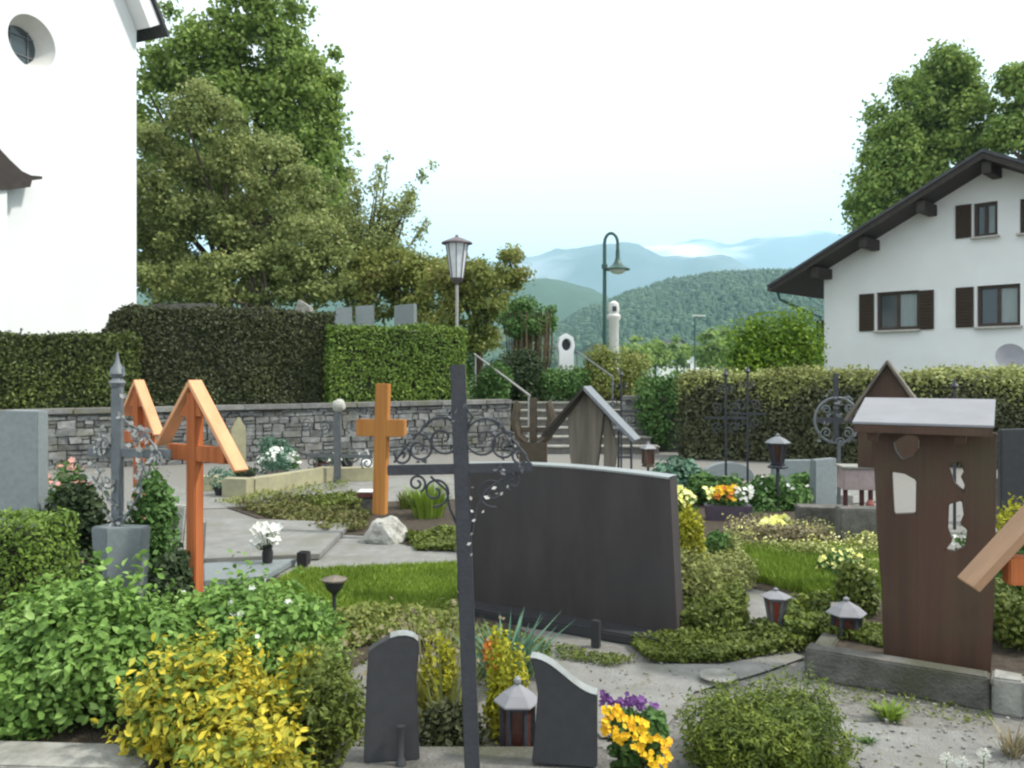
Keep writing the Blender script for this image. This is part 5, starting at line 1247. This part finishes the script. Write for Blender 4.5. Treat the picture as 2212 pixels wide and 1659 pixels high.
bush('golden_euonymus', 'low golden shrub spreading at the bottom edge', (P(520, 0, 3.15).x, 3.15, 0), (.36, .25, .27), 2000, .040, L['yellow'], 96, 12, fine=True, shell=.6, aspect=.5, shoots=90, shootlen=.5)
bush('olive_green_shrub', 'olive and dark green shrub left of anthracite stone', (P(700, 0, 3.45).x, 3.45, 0), (.24, .25, .47), 4200, .030, L['moss'], 97, 14, aspect=.4, shoots=120, shootlen=.4)
bush('dark_green_sprigs', 'dark green sprigs inside the golden shrub', (P(420, 0, 3.62).x, 3.62, 0), (.34, .25, .44), 2200, .045, L['herb'], 98, 10, fine=True)
bush('golden_euonymus', 'sparse golden sprigs between golden shrub and olive shrub', (P(645, 0, 3.5).x, 3.5, 0), (.15, .2, .44), 500, .04, L['yellow'], 99, 8, fine=True, shoots=60, shootlen=.5)
t = kerbbox('front_kerb', 'grey kerb at the bottom left corner before lush mound', G(-160, 1648), G(330, 1662), .05, .22, M['concretelight'])

# grave with the big iron cross: ledge, two wing stones
t = thing('stone_ledge', 'grey stone ledge carrying the anthracite wing stones', 'grave kerb', (0, 0, 0), 0)
mb = MB(); mb.box((-.13, 3.02, .10), (.96, .22, .20)); mb.build('ledge', M['concrete'], t, bevel=.01)
def wing(label, pts, d, th, bz, rz=0):
    px0 = sum(p[0] for p in pts) / len(pts); X0 = (px0 - CX) * d / F
    loc = [((p[0] - px0) * d / F, P(0, p[1], d).z - bz) for p in pts]; loc = [(x, max(z, 0)) for x, z in loc]
    tt = thing('wing_stone', label, 'gravestone', (X0, d, bz), rz, 'anthracite wing stones beside the iron cross')
    plate('slab', loc, [], th, M['anthracite'], tt, .004)
    return tt, loc
def edge_strip(tt, pts, th, name='sunlit_edge'):
    mb = MB()
    for (x0, z0), (x1, z1) in zip(pts, pts[1:]):
        o = len(mb.v); e = .0035
        mb.v += [(x0, -th / 2 - .001, z0 + .001), (x1, -th / 2 - .001, z1 + .001), (x1, th / 2 + .001, z1 + .001), (x0, th / 2 + .001, z0 + .001)]
        mb.v += [(x0, -th / 2 - .001, z0 + e), (x1, -th / 2 - .001, z1 + e), (x1, th / 2 + .001, z1 + e), (x0, th / 2 + .001, z0 + e)]
        mb.f += [(o, o + 1, o + 5, o + 4), (o + 4, o + 5, o + 6, o + 7), (o + 3, o + 7, o + 6, o + 2), (o, o + 3, o + 2, o + 1)]
    mb.build(name, M['edge'], tt)  # thin pale strip paints the sunlit upper edge of the wing stone
A = [(787, 1645), (906, 1645), (899, 1462), (905, 1395), (903, 1383), (893, 1374), (877, 1369), (860, 1369), (843, 1373), (820, 1385), (797, 1400), (793, 1460)]
tt, lc = wing('anthracite stone with rounded top left of the iron cross', A, 3.03, .06, .2, R(8)); edge_strip(tt, [lc[i] for i in (4, 5, 6, 7, 8)], .06)
MB().lathe([(.02, 0), (.016, .02), (.01, .03), (.012, .13), (.016, .14)], (.015, -.06, 0), 10).build('candle_holder', M['anthracite'], tt, smooth=True)
B = [(1150, 1645), (1290, 1645), (1290, 1491)] + [(1290 - 143 * k / 12, 1491 - 72 * (.5 - .5 * math.cos(math.pi * k / 12)) - 3 * math.sin(math.pi * k / 12)) for k in range(1, 13)] + [(1156, 1450), (1163, 1494), (1158, 1560)]
tt, lc = wing('anthracite stone with sweeping curved top right of the iron cross', B, 2.98, .06, .2, R(-8)); edge_strip(tt, lc[2:15], .06)
# the iron cross
t = thing('iron_cross', 'tall dark wrought iron cross with scrolls in the centre foreground', 'grave cross', (-.122, 2.8, 0), R(-3))
k_ = 2.8 / F
def il(px, py): return ((px - 1028) * k_, CH - (py - HY) * k_)     # local x, z
b0 = il(1027, 1833); b1 = il(989, 788)
MB().beam((b0[0], 0, 0), (b1[0], 0, b1[1]), .05, .028, (0, 1, 0)).build('post', M['iron'], t, bevel=.003)
c0 = il(836, 1017); c1 = il(1150, 1009)
MB().beam((c0[0], .001, c0[1]), (c1[0], .001, c1[1]), .034, .022, (0, 1, 0)).build('crossbar', M['iron'], t, bevel=.003)
mb = MB()
def sp(px, py, r, a0, tr, th=.0042): c = il(px, py); mb.tube(spiral(c[0], c[1], .008, r * k_, a0, tr, 0, 34), th, 7)
sp(957, 948, 52, -1.2, 1.65); sp(1046, 950, 52, 4.34, -1.65)
sp(905, 970, 34, -1.0, 1.5); sp(1092, 965, 34, 4.1, -1.5); sp(866, 985, 22, -1, 1.4); sp(1125, 985, 20, 4.1, -1.4)
sp(940, 1062, 34, 1.4, -1.5); sp(1064, 1062, 34, 1.8, 1.5); sp(900, 1045, 20, 1.4, -1.4); sp(1110, 1040, 20, 1.8, 1.4)
for pts in [[(985, 1130), (972, 1100), (965, 1060), (930, 1030)], [(1020, 1150), (1030, 1100), (1050, 1060), (1085, 1035), (1120, 1022)], [(980, 880), (968, 900), (985, 925)], [(1005, 880), (1022, 900), (1008, 925)], [(935, 905), (905, 935), (880, 960), (850, 1000)], [(1060, 905), (1100, 940), (1130, 975), (1145, 1002)]]:
    mb.tube([(il(x, y)[0], 0, il(x, y)[1]) for x, y in pts], .0042, 7)
mb.build('scrollwork', M['iron'], t, smooth=True)
mb = MB(); rnd = random.Random(6); lp = []
for (x, y) in [(975, 885), (1010, 882), (985, 900), (1000, 905), (1100, 1020), (1125, 1010), (870, 965), (888, 940), (920, 930), (1080, 930), (1100, 960), (1085, 990), (905, 1000), (1075, 1005)]:
    for _ in range(3): q = il(x + rnd.uniform(-8, 8), y + rnd.uniform(-8, 8)); lp.append((q[0], -.01, q[1]))
leafy(mb, lp, .022, rnd); mb.build('leaf_ornament', M['ironold'], t)
mb = MB(); lp = []
for (x, y) in [(1018, 1052), (1020, 1080), (1025, 1105), (1030, 1120), (1018, 1155), (1020, 1170), (1018, 1200), (1060, 1075), (1075, 1050), (1088, 1060), (1100, 1045), (1048, 1100), (1070, 1065)]:
    q = il(x, y); lp.append((q[0], -.018, q[1]))
leafy(mb, lp, .018, rnd); mb.build('leaf_highlights', M['silver'], t)
# lantern behind right wing
q = P(1118, 1640, 3.22); lantern('lantern with pale hexagonal roof between cross and right wing stone', (q.x, q.y, .0), .42, .165, M['zinc'], M['brownglass'], M['iron'], .5, 6, roofh=.22)
# plants of this grave
bush('golden_shrub', 'golden lime shrub right of cross above the pale lantern', (P(1095, 0, 3.6).x, 3.6, 0), (.13, .15, .50), 2600, .026, L['golden'], 101)
bush('golden_shrub', 'golden lime shrub between left wing stone and iron cross', (P(945, 0, 3.7).x, 3.7, 0), (.12, .14, .50), 1700, .026, L['golden'], 102)
bush('dark_twiggy_shrub', 'dark twiggy shrub between the two wing stones', (P(980, 0, 3.35).x, 3.35, 0), (.19, .14, .30), 2200, .03, L['thujab'], 103)
tuft('dry_stalks', 'dry brownish stalks behind the left wing stone', 915, 1560, 150, .46, .5, L['dry'], 5, .55, .0035, (L['dry'], 60, .022))
tuft('dry_stalks', 'pale bending grass stalks left of the iron cross', 965, 1600, 70, .45, .3, L['varieg'], 15, .4, .005)
tuft('spiky_plant', 'blue green spiky leaved plant right of the iron cross', 1092, 1490, 90, .34, .3, L['bluegreen'], 6, .75, .010)
bush('orange_flowers', 'small orange flowers beside the spiky plant', (P(1060, 0, 3.75).x, 3.75, .25), (.06, .06, .18), 120, .03, L['forange'], 104, cat='flowers', stems=True)
# pansies
bush('pansies', 'yellow pansies with purple ones behind, right of wing stone', (P(1375, 0, 3.3).x, 3.3, 0), (.15, .16, .28), 1500, .04, L['herb'], 105, cat='flowers', fine=True)
pan = bpy.data.objects[-1] if False else None
t = [o for o in col.objects if o.name.startswith('pansies')][-1]
rnd = random.Random(9); pts = []; pur = []
for _ in range(120):
    px = rnd.uniform(1303, 1450); top = 1525 + max(0, (px - 1330)) * .5; py = top + rnd.uniform(0, 75) + (60 if px > 1400 else 0) * rnd.random()
    q = P(px, py, 3.12 + rnd.uniform(-.03, .05)); pts.append((q.x - t.location.x, q.y - t.location.y, q.z))
for _ in range(44):
    px = rnd.uniform(1300, 1420); py = 1500 + max(0, px - 1340) * .35 + rnd.uniform(-8, 20); q = P(px, py, 3.3); pur.append((q.x - t.location.x, q.y - t.location.y, q.z))
flower_heads('yellow_blossoms', pts, .023, L['fyellow'], t, 3); flower_heads('purple_blossoms', pur, .024, L['fpurple'], t, 4)
# big round shrub
bush('round_conifer_shrub', 'large rounded olive green dwarf conifer in the bottom foreground', (P(1650, 0, 3.4).x, 3.4, -.04), (.48, .38, .375), 22000, .026, L['mossbright'], 106, 30, shell=.65, aspect=.32, upbias=.5, jitter=.8, shoots=500, shootlen=.14)
# weeds, dandelions
tuft('weed_tuft', 'small green weed tuft on gravel before the kerb', 1920, 1556, 70, .07, .12, L['grass'], 7, 1.2, .010)
tuft('weed_tuft', 'tiny weed on the gravel right of round conifer', 1875, 1610, 30, .04, .06, L['herb'], 8, 1.2, .007)
for (px, py, lab) in [(2045, 1640, 'white dandelion clock, left one at bottom right'), (2078, 1648, 'white dandelion clock, middle one at bottom right'), (2125, 1630, 'white dandelion clock, right one at bottom right')]:
    q = G(px, py + 60); t = thing('dandelion', lab, 'flower', (q.x, q.y, 0), 0, 'dandelion clocks')
    h = P(0, py, q.y).z; MB().tube([(0, 0, 0), (0, 0, h)], .0025, 5).build('stalk', L['herb'], t)
    p, nn = blob_points([(0, 0, h, .024, .024, .024)], 170, 3, .7); leaves_mesh('seed_head', p, nn, .012, L['fwhite'], t, .3, False, 3)
tuft('pale_weed', 'pale dry weed at the bottom right corner', 2190, 1640, 60, .12, .1, L['dry'], 11, .9, .005)
# scattered pebbles and small leaves on the gravel
rnd = random.Random(31); mb = MB()
for i in range(500):
    px = rnd.uniform(1200, 2230); py = rnd.uniform(1425, 1690); q = G(px, py); s = rnd.uniform(.004, .013)
    mb.box((q.x, q.y, .014 + s * .25), (s * 1.4, s, s * .7), rz=rnd.uniform(0, 3), jit=s * .15)
kind(mb.build('pebbles', M['concretelight']), 'stuff')

# ------------------------------------------------------------------ haze
hz, n, b = new_mat('haze')
n.nodes.remove(b)
pv = n.nodes.new('ShaderNodeVolumePrincipled')
pv.inputs['Color'].default_value = (.50, .79, 1.0, 1); pv.inputs['Density'].default_value = .00017; pv.inputs['Anisotropy'].default_value = 0
n.links.new(pv.outputs[0], n.nodes['Material Output'].inputs['Volume'])
mb = MB(); mb.box((0, 4200, 805), (26000, 15000, 1614)); kind(mb.build('haze', hz), 'stuff')
